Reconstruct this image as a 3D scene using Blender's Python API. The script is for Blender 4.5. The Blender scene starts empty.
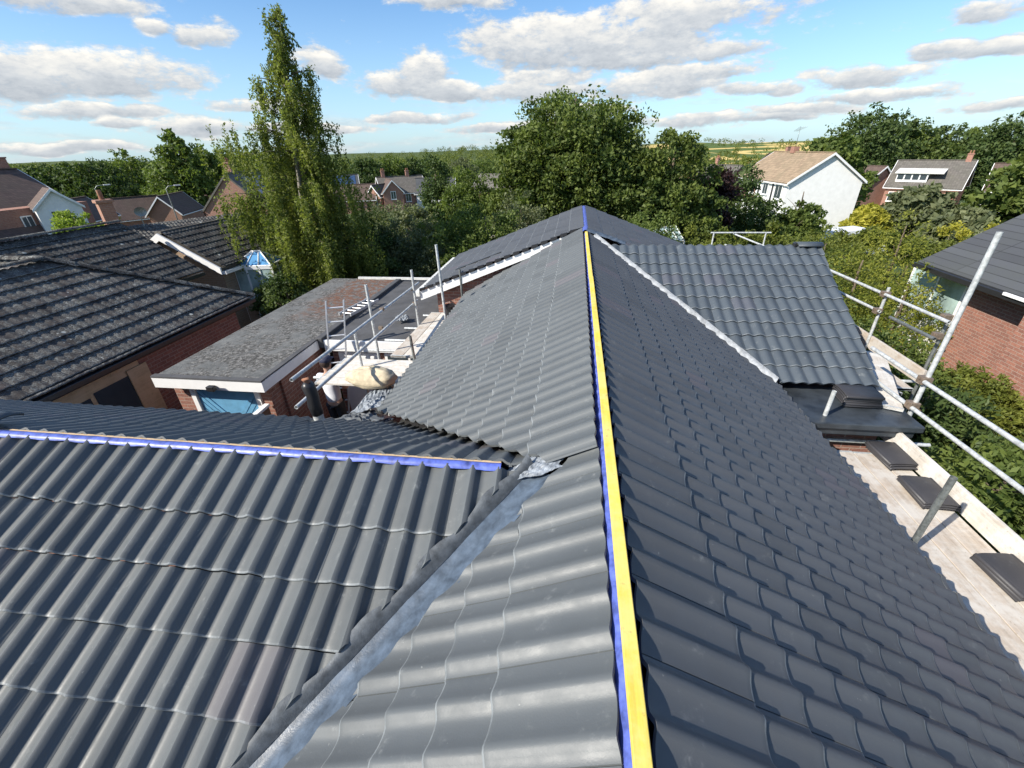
import bpy, bmesh, math, random
import numpy as np
from mathutils import Vector, Matrix
S = bpy.context.scene
R = math.radians
# ------------------------------------------------------------------ camera
H = 6.6                      # camera height; the site ground is z = 1
cf, cP, cR, cA = 432.5, R(28.68), R(-1.51), R(8.26)
cam = bpy.data.objects.new('camera', bpy.data.cameras.new('camera'))
S.collection.objects.link(cam); S.camera = cam
def _cam():
    fw = Vector((0, math.cos(cP), -math.sin(cP))); up = Vector((0, math.sin(cP), math.cos(cP))); rt = Vector((1, 0, 0))
    r2 = rt*math.cos(cR)+up*math.sin(cR); u2 = up*math.cos(cR)-rt*math.sin(cR)
    M = Matrix.Rotation(cA, 3, 'Z')
    r2, u2, f2 = M@r2, M@u2, M@fw
    m = Matrix((r2, u2, -f2)).transposed().to_4x4(); m.translation = (0, 0, H)
    return m
cam.matrix_world = _cam()
cam.data.sensor_fit = 'HORIZONTAL'; cam.data.sensor_width = 36; cam.data.lens = 36*cf/1024
cam.data.clip_start = 0.05; cam.data.clip_end = 6000
# ------------------------------------------------------------------ sun, sky, exposure
SUN_AZ, SUN_EL = R(-126), R(37.5)          # azimuth clockwise from +Y
S.view_settings.view_transform = 'Standard'; S.view_settings.look = 'None'
S.view_settings.exposure = 0.65; S.view_settings.gamma = 1
sd = bpy.data.lights.new('sun', 'SUN'); sd.energy = 4.8; sd.angle = R(0.5); sd.color = (1, .93, .82)
sun = bpy.data.objects.new('sun', sd); S.collection.objects.link(sun)
sv = Vector((math.sin(SUN_AZ)*math.cos(SUN_EL), math.cos(SUN_AZ)*math.cos(SUN_EL), math.sin(SUN_EL)))
sun.rotation_euler = sv.to_track_quat('Z', 'Y').to_euler(); sun.location = (0, 0, 30)
W = bpy.data.worlds.new('World'); S.world = W; W.use_nodes = True
class NT:
    def __init__(s, nt): s.nt = nt; s.n = nt.nodes; s.l = nt.links
    def new(s, t, **k):
        n = s.n.new(t)
        for a, b in k.items(): setattr(n, a, b)
        return n
    def put(s, sock, v):
        if hasattr(v, 'is_output'): s.l.new(v, sock)
        elif v is not None: sock.default_value = v
    def m(s, op, a, b=None, c=None, clamp=False):
        n = s.new('ShaderNodeMath', operation=op); n.use_clamp = clamp
        for i, v in enumerate((a, b, c)):
            if v is not None: s.put(n.inputs[i], v)
        return n.outputs[0]
    def noise(s, vec, scale, detail=4, rough=.55, out=0, dist=0):
        n = s.new('ShaderNodeTexNoise'); s.put(n.inputs['Vector'], vec)
        n.inputs['Scale'].default_value = scale; n.inputs['Detail'].default_value = detail
        n.inputs['Roughness'].default_value = rough; n.inputs['Distortion'].default_value = dist
        return n.outputs[out]
    def ramp(s, f, stops):
        n = s.new('ShaderNodeValToRGB'); s.put(n.inputs[0], f); e = n.color_ramp.elements
        while len(e) < len(stops): e.new(.5)
        for i, (p, c) in enumerate(stops): e[i].position = p; e[i].color = (*c, 1) if len(c) == 3 else c
        return n.outputs[0]
    def mix(s, f, a, b, mode='MIX'):
        n = s.new('ShaderNodeMix', data_type='RGBA', blend_type=mode)
        s.put(n.inputs[0], f); s.put(n.inputs[6], a); s.put(n.inputs[7], b); return n.outputs[2]
    def mapr(s, v, a, b, c=0., d=1., smooth=True):
        n = s.new('ShaderNodeMapRange'); n.interpolation_type = 'SMOOTHSTEP' if smooth else 'LINEAR'
        s.put(n.inputs[0], v)
        for i, x in enumerate((a, b, c, d)): s.put(n.inputs[i+1], x)
        return n.outputs[0]
def build_world():
    W.node_tree.nodes.clear(); t = NT(W.node_tree)
    out = t.new('ShaderNodeOutputWorld')
    sky = t.new('ShaderNodeTexSky', sky_type='NISHITA'); sky.sun_disc = False
    sky.sun_elevation = SUN_EL; sky.sun_rotation = SUN_AZ; sky.altitude = 60
    sky.air_density = 1.0; sky.dust_density = .6; sky.ozone_density = 1.6
    tc = t.new('ShaderNodeTexCoord'); sp = t.new('ShaderNodeSeparateXYZ'); t.l.new(tc.outputs['Generated'], sp.inputs[0])
    x, y, z = sp.outputs
    az = t.m('MULTIPLY', t.m('ARCTAN2', x, y), 57.2958); el = t.m('MULTIPLY', t.m('ARCSINE', z), 57.2958)
    cb = t.new('ShaderNodeCombineXYZ'); t.put(cb.inputs[0], az); t.put(cb.inputs[1], t.m('MULTIPLY', el, 2.2))
    v = cb.outputs[0]
    n1 = t.noise(v, .16, 7, .62); n2 = t.noise(v, .55, 8, .68, out=0); nw = t.noise(v, .22, 4, .5, out=1)
    sw = t.new('ShaderNodeSeparateColor'); t.l.new(nw, sw.inputs[0])
    aw = t.m('ADD', az, t.m('MULTIPLY', t.m('SUBTRACT', sw.outputs[0], .5), 5.))
    ew = t.m('ADD', el, t.m('MULTIPLY', t.m('SUBTRACT', sw.outputs[1], .5), 1.6))
    clouds = [(-45.7,6.4,8.5,1.7),(-50.2,5.7,4.2,1.6),(-46.2,11.2,6.3,.9),(-40.1,9.9,2.2,.7),(-36.7,9.7,2.4,.9),
      (-45.3,2.8,1.8,.5),(-40.1,2.4,4.9,.9),(-27.0,7.8,2.4,1.0),(-13.,12.9,6.1,.7),(-2.3,9.6,10.2,2.2),(9.6,10.8,10.6,1.6),
      (-16.7,7.4,2.8,1.6),(-19.4,6.3,4.8,1.2),(-5.4,5.5,7.1,1.2),(7.4,5.5,7.8,1.3),(13.7,7.9,4.5,.9),(26.7,4.9,5.2,.8),
      (31.,6.2,2.2,.5),(33.2,8.4,2.5,.8),(27.8,3.4,5.4,.6),(12.9,2.1,6.6,.6),(36.1,2.1,3.,.5),(-17.8,3.1,6.8,.5),
      (-50.,.9,6.,.5),(20,2.,5,.4),(3,8.8,13,2.0),(-3,6.6,5,.8),(12,6.4,6,.9),(-14,5.6,6,.8),(-47,3.6,5,.5),(-33,4.2,5,.6),(-30,2.2,7,.5),(0,3.4,6,.6),(4,7.6,7,.8),(22,2.6,5,.6),(34,6,4,.6),(18,4.6,4,.6),(-8,2.0,7,.4),(60,8,10,2.5),(80,12,9,3),(110,9,14,3),(150,12,12,4),(-75,9,9,2),(-100,14,12,4),(-140,10,14,3),
      (0,30,16,7),(60,35,16,7),(-70,38,20,8),(150,40,22,8),(-160,30,18,6)]
    M = None; Sh = None; Wt = None
    for a, e, w, h in clouds:
        da = t.m('DIVIDE', t.m('SUBTRACT', aw, a), w); de = t.m('DIVIDE', t.m('SUBTRACT', ew, e), h*1.08)
        q = t.m('SUBTRACT', 1, t.m('ADD', t.m('MULTIPLY', da, da), t.m('MULTIPLY', de, de)))
        q0 = t.m('MAXIMUM', q, 0)
        M = q if M is None else t.m('MAXIMUM', M, q)
        s_ = t.m('MULTIPLY', q0, de)
        Sh = s_ if Sh is None else t.m('ADD', Sh, s_); Wt = q0 if Wt is None else t.m('ADD', Wt, q0)
    Mm = t.m('MAXIMUM', M, -.9)
    dens = t.m('ADD', Mm, t.m('MULTIPLY', t.m('SUBTRACT', n1, .5), 3.2))
    dens = t.m('ADD', dens, t.m('MULTIPLY', t.m('SUBTRACT', n2, .5), 3.0))
    cov = t.mapr(dens, -.5, .6)
    # thin bands low over the horizon
    cb2 = t.new('ShaderNodeCombineXYZ'); t.put(cb2.inputs[0], az); t.put(cb2.inputs[1], t.m('MULTIPLY', el, 7.))
    n3 = t.noise(cb2.outputs[0], .09, 5, .55)
    band = t.m('MULTIPLY', t.mapr(n3, .5, .68), t.mapr(el, 6.5, 2., 0, .55))
    cov = t.m('MAXIMUM', cov, band)
    vs = t.m('DIVIDE', Sh, t.m('ADD', Wt, .15))
    lit = t.m('ADD', t.m('ADD', .55, t.m('MULTIPLY', vs, .5)), t.m('MULTIPLY', t.m('SUBTRACT', n2, .5), 1.3))
    lit = t.m('SUBTRACT', lit, t.m('MULTIPLY', t.mapr(dens, .7, 2.), .22))
    ccol = t.ramp(lit, [(.1, (.27, .30, .34)), (.5, (.43, .45, .47)), (.95, (.71, .68, .62))])
    hz = t.mapr(el, 16., -1.)
    skc = t.mix(1., sky.outputs[0], (.070, .095, .118, 1), 'MULTIPLY')
    skc = t.mix(t.m('MULTIPLY', hz, .42), skc, (.48, .63, .76, 1))
    fin = t.mix(t.m('MULTIPLY', cov, .97), skc, ccol)
    bg = t.new('ShaderNodeBackground'); t.l.new(fin, bg.inputs[0]); bg.inputs[1].default_value = 1.0
    t.l.new(bg.outputs[0], out.inputs[0])
build_world()
# ------------------------------------------------------------------ helpers
col = S.collection
rng = random.Random(7)
def tag(o, label=None, cat=None, group=None, kind=None):
    if label: o['label'] = label
    if cat: o['category'] = cat
    if group: o['group'] = group
    if kind: o['kind'] = kind
    return o
def empty(name, loc=(0, 0, 0), rz=0, label=None, cat=None, group=None):
    o = bpy.data.objects.new(name, None); o.empty_display_size = .3; col.objects.link(o)
    o.location = loc; o.rotation_euler = (0, 0, rz); return tag(o, label, cat, group)
def copy_tree(o, parent=None):
    c = o.copy(); col.objects.link(c)
    if parent: c.parent = parent
    for ch in list(o.children): copy_tree(ch, c)
    return c
def face_uv(me):
    uv = me.uv_layers.new(name='UVMap').data
    for p in me.polygons:
        n = p.normal
        t = Vector((-n.y, n.x, 0))
        t = t.normalized() if t.length > .05 else Vector((1, 0, 0))
        b = n.cross(t)
        for li in p.loop_indices:
            co = me.vertices[me.loops[li].vertex_index].co
            uv[li].uv = (co.dot(t), co.dot(b))
class MB:
    def __init__(s): s.v = []; s.f = []; s.sm = []; s.mi = []; s.cur = 0; s.grp = []
    def add(s, vs, fs, smooth=False):
        s.grp.append((len(s.v), len(s.f))); o = len(s.v); s.v += [tuple(v) for v in vs]; s.f += [tuple(i+o for i in f) for f in fs]
        s.sm += [smooth]*len(fs); s.mi += [s.cur]*len(fs); return s
    def box(s, a, b, M=None):
        (x0, y0, z0), (x1, y1, z1) = a, b
        vs = [Vector(p) for p in ((x0,y0,z0),(x1,y0,z0),(x1,y1,z0),(x0,y1,z0),(x0,y0,z1),(x1,y0,z1),(x1,y1,z1),(x0,y1,z1))]
        if M is not None: vs = [M@v for v in vs]
        return s.add(vs, [(0,3,2,1),(4,5,6,7),(0,1,5,4),(1,2,6,5),(2,3,7,6),(3,0,4,7)])
    def hexa(s, bot, top): # 4 bottom ccw, 4 top ccw
        return s.add(list(bot)+list(top), [(0,3,2,1),(4,5,6,7),(0,1,5,4),(1,2,6,5),(2,3,7,6),(3,0,4,7)])
    def slab(s, quad, th): # quad ccw seen from above / outside, extruded inward
        q = [Vector(p) for p in quad]; n = (q[1]-q[0]).cross(q[2]-q[0]).normalized()
        k = len(q); vs = [p-n*th for p in q]+q
        fs = [tuple(range(k-1, -1, -1)), tuple(range(k, 2*k))]+[(i, (i+1) % k, k+(i+1) % k, k+i) for i in range(k)]
        return s.add(vs, fs)
    def tube(s, p, q, r, seg=12, r2=None, cap=True, hollow=False):
        p = Vector(p); q = Vector(q); d = (q-p).normalized(); r2 = r if r2 is None else r2
        a = d.orthogonal().normalized(); b = d.cross(a); vs = []
        for c, rr in ((p, r), (q, r2)):
            for i in range(seg):
                t = 2*math.pi*i/seg; vs.append(c+(a*math.cos(t)+b*math.sin(t))*rr)
        s.add(vs, [(i, (i+1) % seg, seg+(i+1) % seg, seg+i) for i in range(seg)], True)
        if cap: s.add(vs, [tuple(range(seg-1, -1, -1)), tuple(range(seg, 2*seg))])
        return s
    def path(s, pts, rad, seg=8):
        pts = [Vector(p) for p in pts]; vs = []; n = len(pts)
        for i, p in enumerate(pts):
            d = (pts[min(i+1, n-1)]-pts[max(i-1, 0)]).normalized(); a = d.orthogonal().normalized(); b = d.cross(a)
            for j in range(seg):
                t = 2*math.pi*j/seg; vs.append(p+(a*math.cos(t)+b*math.sin(t))*rad[i])
        fs = [(i*seg+j, i*seg+(j+1) % seg, (i+1)*seg+(j+1) % seg, (i+1)*seg+j) for i in range(n-1) for j in range(seg)]
        fs += [tuple(range(seg-1, -1, -1)), tuple(range((n-1)*seg, n*seg))]
        return s.add(vs, fs, True)
    def build(s, name, mats, parent=None, bevel=0, kind=None):
        if parent and name in ('boarding', 'end_band', 'barge_board', 'gutter', 'downpipe', 'brick_panel', 'gap_shadow') and len(s.grp) > 1:
            r = None
            for (v0, f0), (v1, f1) in zip(s.grp, s.grp[1:]+[(len(s.v), len(s.f))]):
                m = MB(); m.add(s.v[v0:v1], [tuple(i-v0 for i in f) for f in s.f[f0:f1]]); r = m.build(name, mats, parent, bevel, kind)
            return r
        me = bpy.data.meshes.new(name); me.from_pydata([tuple(v) for v in s.v], [], s.f)
        for p, sm, mi in zip(me.polygons, s.sm, s.mi): p.use_smooth = sm; p.material_index = mi
        me.update(); face_uv(me)
        for m in (mats if isinstance(mats, (list, tuple)) else [mats]): me.materials.append(m)
        o = bpy.data.objects.new(name, me); col.objects.link(o)
        if parent: o.parent = parent
        if bevel:
            b = o.modifiers.new('bevel', 'BEVEL'); b.width = bevel; b.segments = 2; b.limit_method = 'ANGLE'
        if kind: o['kind'] = kind
        return o
# ------------------------------------------------------------------ materials
def mat(name, fn):
    m = bpy.data.materials.new(name); m.use_nodes = True; t = NT(m.node_tree)
    b = t.n['Principled BSDF']; fn(t, b); return m
def obj_co(t): return t.new('ShaderNodeTexCoord').outputs['Object']
def uv_co(t): return t.new('ShaderNodeTexCoord').outputs['UV']
def bump(t, b, h, strength=.3, dist=.01):
    n = t.new('ShaderNodeBump'); n.inputs['Strength'].default_value = strength; n.inputs['Distance'].default_value = dist
    t.put(n.inputs['Height'], h); t.l.new(n.outputs[0], b.inputs['Normal'])
def plain(name, c, rough=.6, metal=0, var=.15, scale=6, spec=.5, bmp=0):
    def f(t, b):
        v = obj_co(t); n = t.noise(v, scale, 5, .6)
        lo = tuple(x*(1-var) for x in c); hi = tuple(min(1, x*(1+var)) for x in c)
        t.put(b.inputs['Base Color'], t.ramp(n, [(.3, lo), (.7, hi)]))
        t.put(b.inputs['Roughness'], t.mapr(t.noise(v, scale*2.3, 3), .3, .7, rough*.85, min(1, rough*1.15)))
        b.inputs['Metallic'].default_value = metal; b.inputs['Specular IOR Level'].default_value = spec
        if bmp: bump(t, b, t.noise(v, scale*8, 4), bmp, .01)
    return mat(name, f)
def attr(t, n):
    a = t.new('ShaderNodeAttribute'); a.attribute_name = n; return a.outputs['Fac']
def tile_mat(name, c, rough, dust=.35, lichen=0., varm=.22, spec=.5):
    def f(t, b):
        v = obj_co(t); tid = attr(t, 'tid')
        k = t.m('ADD', 1-varm/2, t.m('MULTIPLY', tid, varm))
        n = t.noise(v, 2.2, 6, .65); k = t.m('MULTIPLY', k, t.mapr(n, .25, .75, .88, 1.12, False))
        base = t.mix(1., (*c, 1), t.ramp(k, [(0, (0, 0, 0)), (1, (1, 1, 1))]), 'MULTIPLY')
        odd = t.m('GREATER_THAN', tid, .95)
        base = t.mix(t.m('MULTIPLY', odd, .45), base, (c[0]*1.25, c[1]*1.0, c[2]*1.05, 1))
        nd = t.noise(v, 9, 7, .72); nd2 = t.noise(v, 55, 3, .6)
        dm = t.m('MULTIPLY', t.mapr(nd, .56, .74), t.mapr(nd2, .4, .75, .2, 1.))
        base = t.mix(t.m('MULTIPLY', dm, dust), base, (.30, .31, .30, 1))
        sp = t.mapr(t.noise(v, 60, 2, .5), .74, .78)
        base = t.mix(t.m('MULTIPLY', sp, .3), base, (.4, .4, .38, 1))
        base = t.mix(t.m('MULTIPLY', attr(t, 'edge'), t.mapr(nd, .35, .6, .15, .6)), base, (.24, .26, .27, 1))
        if lichen:
            nl = t.noise(v, 3.2, 9, .82); l2 = t.noise(v, 48, 4, .7)
            lm = t.m('MULTIPLY', t.mapr(nl, .40, .62), t.mapr(l2, .42, .60))
            base = t.mix(t.m('MULTIPLY', lm, lichen), base, (.34, .35, .32, 1))
            vn = t.new('ShaderNodeTexVoronoi'); t.put(vn.inputs['Vector'], v); vn.inputs['Scale'].default_value = 2.1
            pz = t.m('MULTIPLY', t.mapr(t.m('ADD', vn.outputs['Distance'], t.m('MULTIPLY', t.noise(v, 14, 4), .14)), .17, .12), .8)
            base = t.mix(pz, base, (.46, .48, .45, 1))
            v2 = t.new('ShaderNodeTexVoronoi'); t.put(v2.inputs['Vector'], v); v2.inputs['Scale'].default_value = 11
            ps = t.m('MULTIPLY', t.mapr(t.m('ADD', v2.outputs['Distance'], t.m('MULTIPLY', t.noise(v, 60, 3), .2)), .30, .22), t.mapr(t.noise(v, 1.9, 5, .7), .44, .6))
            base = t.mix(t.m('MULTIPLY', ps, .75), base, (.42, .43, .40, 1))
            mg = t.mapr(t.noise(v, 1.3, 5, .7), .62, .72)
            base = t.mix(t.m('MULTIPLY', mg, .3), base, (.10, .11, .055, 1))
        t.put(b.inputs['Base Color'], base)
        t.put(b.inputs['Roughness'], t.m('ADD', t.mapr(t.noise(v, 12, 5), .3, .7, rough-.06, rough+.08, False), t.m('MULTIPLY', dm, .15)))
        b.inputs['Specular IOR Level'].default_value = spec
        bump(t, b, t.noise(v, 130, 4, .7), .12 + (.35 if lichen else 0), .006)
    return mat(name, f)
def brick_mat(name, c1, c2, mortar, scale=1.):
    def f(t, b):
        v = uv_co(t); n = t.new('ShaderNodeTexBrick'); t.l.new(v, n.inputs['Vector'])
        for k, x in (('Color1', (*c1, 1)), ('Color2', (*c2, 1)), ('Mortar', (*mortar, 1))): n.inputs[k].default_value = x
        n.inputs['Scale'].default_value = 1; n.inputs['Mortar Size'].default_value = .006*scale; n.inputs['Bias'].default_value = .1
        n.inputs['Brick Width'].default_value = .225*scale; n.inputs['Row Height'].default_value = .075*scale
        o = obj_co(t)
        c = t.mix(t.mapr(t.noise(o, 1.2, 5, .7), .3, .7, 0, .35), n.outputs[0], (c1[0]*.55, c1[1]*.55, c1[2]*.6, 1))
        c = t.mix(.35, c, t.ramp(t.noise(o, 9 if scale > 1 else 20, 4, .8), [(.3, (.1, .05, .04)), (.7, (.5, .32, .25))]))
        t.put(b.inputs['Base Color'], c); b.inputs['Roughness'].default_value = .9
        bump(t, b, t.m('SUBTRACT', 1, n.outputs['Fac']), .5, .008)
    return mat(name, f)
def roof_far_mat(name, c, w=.3, h=.3):
    def f(t, b):
        v = uv_co(t); n = t.new('ShaderNodeTexBrick'); t.l.new(v, n.inputs['Vector']); n.offset = 0
        n.inputs['Color1'].default_value = (*c, 1); n.inputs['Color2'].default_value = tuple(x*.68 for x in c)+(1,)
        n.inputs['Mortar'].default_value = tuple(x*.3 for x in c)+(1,)
        n.inputs['Scale'].default_value = 1; n.inputs['Mortar Size'].default_value = .014; n.inputs['Mortar Smooth'].default_value = .6
        n.inputs['Brick Width'].default_value = w; n.inputs['Row Height'].default_value = h
        o = obj_co(t); cc = t.mix(t.mapr(t.noise(o, .8, 6, .7), .35, .7, 0, .45), n.outputs[0], (c[0]*.5+.03, c[1]*.55+.03, c[2]*.5+.02, 1))
        t.put(b.inputs['Base Color'], cc); b.inputs['Roughness'].default_value = .85
        bump(t, b, n.outputs['Fac'], -.6, .03)
    return mat(name, f)
def leaf_mat(name, lo, hi, tr=.35, nscale=.9):
    def f(t, b):
        v = t.new('ShaderNodeNewGeometry').outputs['Position']; tid = attr(t, 'tid')
        k = t.m('ADD', t.m('MULTIPLY', t.mapr(t.noise(v, nscale, 3, .6), .3, .7), .55), t.m('MULTIPLY', tid, .45))
        c = t.ramp(k, [(.05, lo), (.9, hi)]); t.put(b.inputs['Base Color'], c)
        b.inputs['Roughness'].default_value = .55; b.inputs['Specular IOR Level'].default_value = .25
        tl = t.new('ShaderNodeBsdfTranslucent'); t.l.new(t.mix(1., c, (1.2, 1.3, .6, 1), 'MULTIPLY'), tl.inputs[0])
        mx = t.new('ShaderNodeMixShader'); mx.inputs[0].default_value = tr
        t.l.new(b.outputs[0], mx.inputs[1]); t.l.new(tl.outputs[0], mx.inputs[2])
        t.l.new(mx.outputs[0], t.n['Material Output'].inputs[0])
    return mat(name, f)
def wood_board(name, c, grey):
    def f(t, b):
        v = uv_co(t); mp = t.new('ShaderNodeMapping'); t.l.new(v, mp.inputs[0]); mp.inputs['Scale'].default_value = (1, 1, 1)
        o = obj_co(t); m2 = t.new('ShaderNodeMapping'); t.l.new(o, m2.inputs[0]); m2.inputs['Scale'].default_value = (30, 1.6, 30)
        g = t.noise(m2.outputs[0], 1, 6, .7); s_ = t.noise(o, 3.1, 6, .75); s2 = t.noise(o, 21, 4, .7)
        cc = t.ramp(g, [(.3, tuple(x*.6 for x in c)), (.7, c)])
        cc = t.mix(t.mapr(s_, .38, .62, 0, .75), cc, (*grey, 1))
        cc = t.mix(t.mapr(s2, .62, .7, 0, .45), cc, (.10, .085, .07, 1))
        t.put(b.inputs['Base Color'], cc); b.inputs['Roughness'].default_value = .85
        bump(t, b, g, .3, .004)
    return mat(name, f)
M = {}
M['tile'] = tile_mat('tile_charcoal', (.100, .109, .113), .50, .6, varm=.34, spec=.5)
M['tile_shade'] = tile_mat('tile_shaded', (.078, .083, .090), .50, .45, varm=.32, spec=.5)  # same tile, with the right slope's shade put into a darker base colour
M['tile_m'] = tile_mat('tile_matt', (.072, .088, .104), .55, .5, varm=.4)
M['tile_loose'] = tile_mat('tile_loose', (.045, .044, .048), .5, .3, spec=.45)
M['tile_old'] = tile_mat('tile_weathered', (.066, .058, .054), .85, .5, .75, .8, spec=.2)
M['tile_old2'] = tile_mat('tile_dark_weathered', (.038, .033, .031), .85, .4, .5, .7, spec=.2)
M['brick'] = brick_mat('brick_red', (.36, .13, .08), (.19, .065, .045), (.38, .33, .28))
M['brick_o'] = brick_mat('brick_orange', (.46, .21, .12), (.33, .14, .085), (.42, .36, .30))
M['brick_y'] = brick_mat('brick_buff', (.42, .32, .20), (.33, .24, .15), (.42, .38, .32))
M['brick_f'] = brick_mat('brick_far', (.40, .17, .11), (.30, .12, .08), (.36, .30, .25), 1.6)
M['rf_brown'] = roof_far_mat('roof_brown', (.13, .085, .07))
M['rf_tan'] = roof_far_mat('roof_tan', (.36, .26, .17), .35, .35)
M['rf_grey'] = roof_far_mat('roof_grey', (.15, .135, .12))
M['rf_slate'] = roof_far_mat('roof_slate', (.075, .08, .09), 3.0, .22)
M['white'] = plain('white_paint', (.80, .80, .79), .45, var=.05)
M['white_old'] = plain('white_weathered', (.62, .62, .59), .6, var=.2, scale=12)
M['render'] = plain('white_render', (.78, .78, .76), .85, var=.06, scale=2)
M['felt'] = plain('roofing_felt', (.075, .076, .08), .85, var=.25, scale=3, bmp=.3)
M['rubber'] = plain('black_rubber_roof', (.035, .042, .05), .42, var=.5, scale=4)
M['black'] = plain('black_plastic', (.02, .02, .022), .4)
M['galv'] = plain('galvanised_steel', (.50, .52, .52), .55, .25, .35, 22)
M['steel_d'] = plain('dull_steel', (.26, .28, .27), .5, .7, .4, 25)
M['coupler'] = plain('coupler_steel', (.22, .17, .13), .6, .4, .4, 40)
M['alu'] = plain('aluminium', (.70, .71, .72), .4, .6, .12)
M['board'] = wood_board('scaffold_board', (.52, .44, .36), (.56, .54, .50))
M['board_w'] = wood_board('scaffold_board_pale', (.66, .60, .52), (.72, .71, .68))
M['ply'] = wood_board('plywood', (.62, .45, .26), (.60, .44, .27))
M['yellow'] = wood_board('yellow_batten', (.86, .64, .08), (.70, .58, .20))
M['blue'] = plain('blue_membrane', (.085, .12, .42), .42, var=.55, scale=18)
M['lead'] = plain('lead_sheet', (.075, .10, .135), .42, .0, .45, 14, spec=.35, bmp=.1)
M['lead_d'] = plain('lead_dark', (.095, .105, .115), .6, .0, .4, 22, spec=.35, bmp=.2)
M['film'] = plain('plastic_film', (.22, .245, .275), .55, .0, .5, 25)
M['mortar'] = plain('pale_mortar', (.33, .35, .37), .9, var=.35, scale=14, bmp=.5)
M['bluepaint'] = plain('blue_paint', (.13, .33, .52), .5, var=.12, scale=9)
M['glass'] = plain('dark_glass', (.05, .065, .075), .08, .0, .2, 1, spec=1.)
M['glass_p'] = plain('pale_glass', (.32, .42, .40), .12, .0, .5, 1.3, spec=1.)
M['glass_b'] = plain('blue_glass', (.10, .27, .50), .1, .0, .2, 1.5, spec=.9)
M['solar'] = plain('solar_panel', (.05, .09, .18), .15, .2, .2, 3, spec=.9)
M['fence'] = wood_board('brown_fence', (.20, .10, .06), (.18, .12, .08))
M['rust'] = plain('rubble_brown', (.25, .12, .07), .9, var=.4, scale=9)
M['bark'] = plain('bark', (.13, .10, .07), .9, var=.4, scale=9, bmp=.6)
M['bark_w'] = plain('birch_bark', (.22, .20, .17), .8, var=.5, scale=5)
M['sack'] = plain('sackcloth', (.56, .48, .34), .85, var=.25, scale=12, bmp=.4)
M['skin'] = plain('skin', (.50, .30, .22), .55, var=.06)
M['shirt'] = plain('white_cotton', (.72, .74, .80), .85, var=.05)
M['trousers'] = plain('dark_cotton', (.025, .028, .035), .85)
M['cap'] = plain('navy_cap', (.03, .035, .07), .8)
M['hair'] = plain('dark_hair', (.04, .025, .02), .6)
M['foam'] = plain('yellow_foam', (.62, .45, .16), .8)
M['navy'] = plain('blue_plastic', (.10, .14, .24), .4)
M['car'] = plain('silver_paint', (.55, .57, .58), .25, .4, .05)
M['carw'] = plain('white_van_paint', (.78, .78, .78), .3, 0, .04)
M['tyre'] = plain('tyre_rubber', (.02, .02, .02), .8)
M['paving'] = plain('concrete_paving', (.30, .28, .25), .9, var=.25, scale=3)
def gravel(t, b):
    v = obj_co(t); n = t.noise(v, 1.6, 7, .75); f_ = t.noise(v, 13, 8, .85); l = t.noise(v, 7, 6, .75)
    c = t.ramp(f_, [(.38, (.025, .024, .022)), (.5, (.10, .097, .09)), (.64, (.36, .35, .33))])
    sm = t.ramp(t.noise(v, 3, 7, .7), [(.3, (.085, .09, .09)), (.7, (.20, .205, .20))])
    c = t.mix(t.mapr(n, .48, .56, 0, .85), c, sm)
    sp = t.new('ShaderNodeSeparateXYZ'); t.l.new(v, sp.inputs[0])
    far = t.m('MULTIPLY', t.mapr(sp.outputs[1], 8.2, 9.6), t.mapr(t.m('ADD', sp.outputs[0], t.m('MULTIPLY', t.noise(v, 2., 4), .8)), -6.1, -5.7))
    c = t.mix(t.m('MULTIPLY', far, t.mapr(l, .44, .54)), c, t.ramp(f_, [(.3, (.06, .03, .02)), (.7, (.23, .11, .065))]))
    t.put(b.inputs['Base Color'], c); b.inputs['Roughness'].default_value = .95; bump(t, b, f_, .8, .03)
M['gravel'] = mat('mossy_gravel_roof', gravel)
def groundm(t, b):
    v = t.new('ShaderNodeNewGeometry').outputs['Position']
    g = t.ramp(t.noise(v, .35, 8, .7), [(.3, (.035, .055, .02)), (.55, (.07, .10, .035)), (.75, (.13, .13, .06))])
    fld = t.ramp(t.noise(v, .006, 3, .4, dist=1.), [(.47, (.09, .13, .04)), (.5, (.62, .46, .17)), (.60, (.58, .45, .18)), (.63, (.14, .19, .06))])
    ln = t.new('ShaderNodeVectorMath', operation='LENGTH'); t.l.new(v, ln.inputs[0])
    sx = t.new('ShaderNodeSeparateXYZ'); t.l.new(v, sx.inputs[0]); ra = t.m('DIVIDE', sx.outputs[0], t.m('MAXIMUM', sx.outputs[1], 1.))
    wd_ = t.ramp(t.noise(v, .02, 5, .6), [(.3, (.05, .08, .025)), (.7, (.10, .12, .045))])
    fld = t.mix(t.m('MULTIPLY', t.mapr(ra, .12, .16), t.mapr(ra, .58, .52)), wd_, fld)
    t.put(b.inputs['Base Color'], t.mix(t.mapr(ln.outputs['Value'], 300, 420), g, fld)); b.inputs['Roughness'].default_value = 1
    b.inputs['Specular IOR Level'].default_value = .1
M['ground'] = mat('grass_and_fields', groundm)
L = {}
L['birch'] = leaf_mat('leaf_birch', (.07, .10, .022), (.28, .31, .08), .45)
L['oak'] = leaf_mat('leaf_oak', (.03, .06, .014), (.17, .21, .05), .35)
L['dark'] = leaf_mat('leaf_dark', (.03, .06, .018), (.11, .15, .045), .3)
L['mid'] = leaf_mat('leaf_mid', (.05, .085, .022), (.19, .24, .06), .4)
L['grey'] = leaf_mat('leaf_greygreen', (.07, .09, .045), (.20, .22, .11), .35)
L['yel'] = leaf_mat('leaf_yellowgreen', (.10, .13, .02), (.34, .34, .06), .45)
L['hedge'] = leaf_mat('leaf_hedge', (.05, .08, .015), (.19, .21, .04), .35)
L['red'] = leaf_mat('leaf_purple', (.02, .01, .012), (.06, .03, .03), .25)
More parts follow.
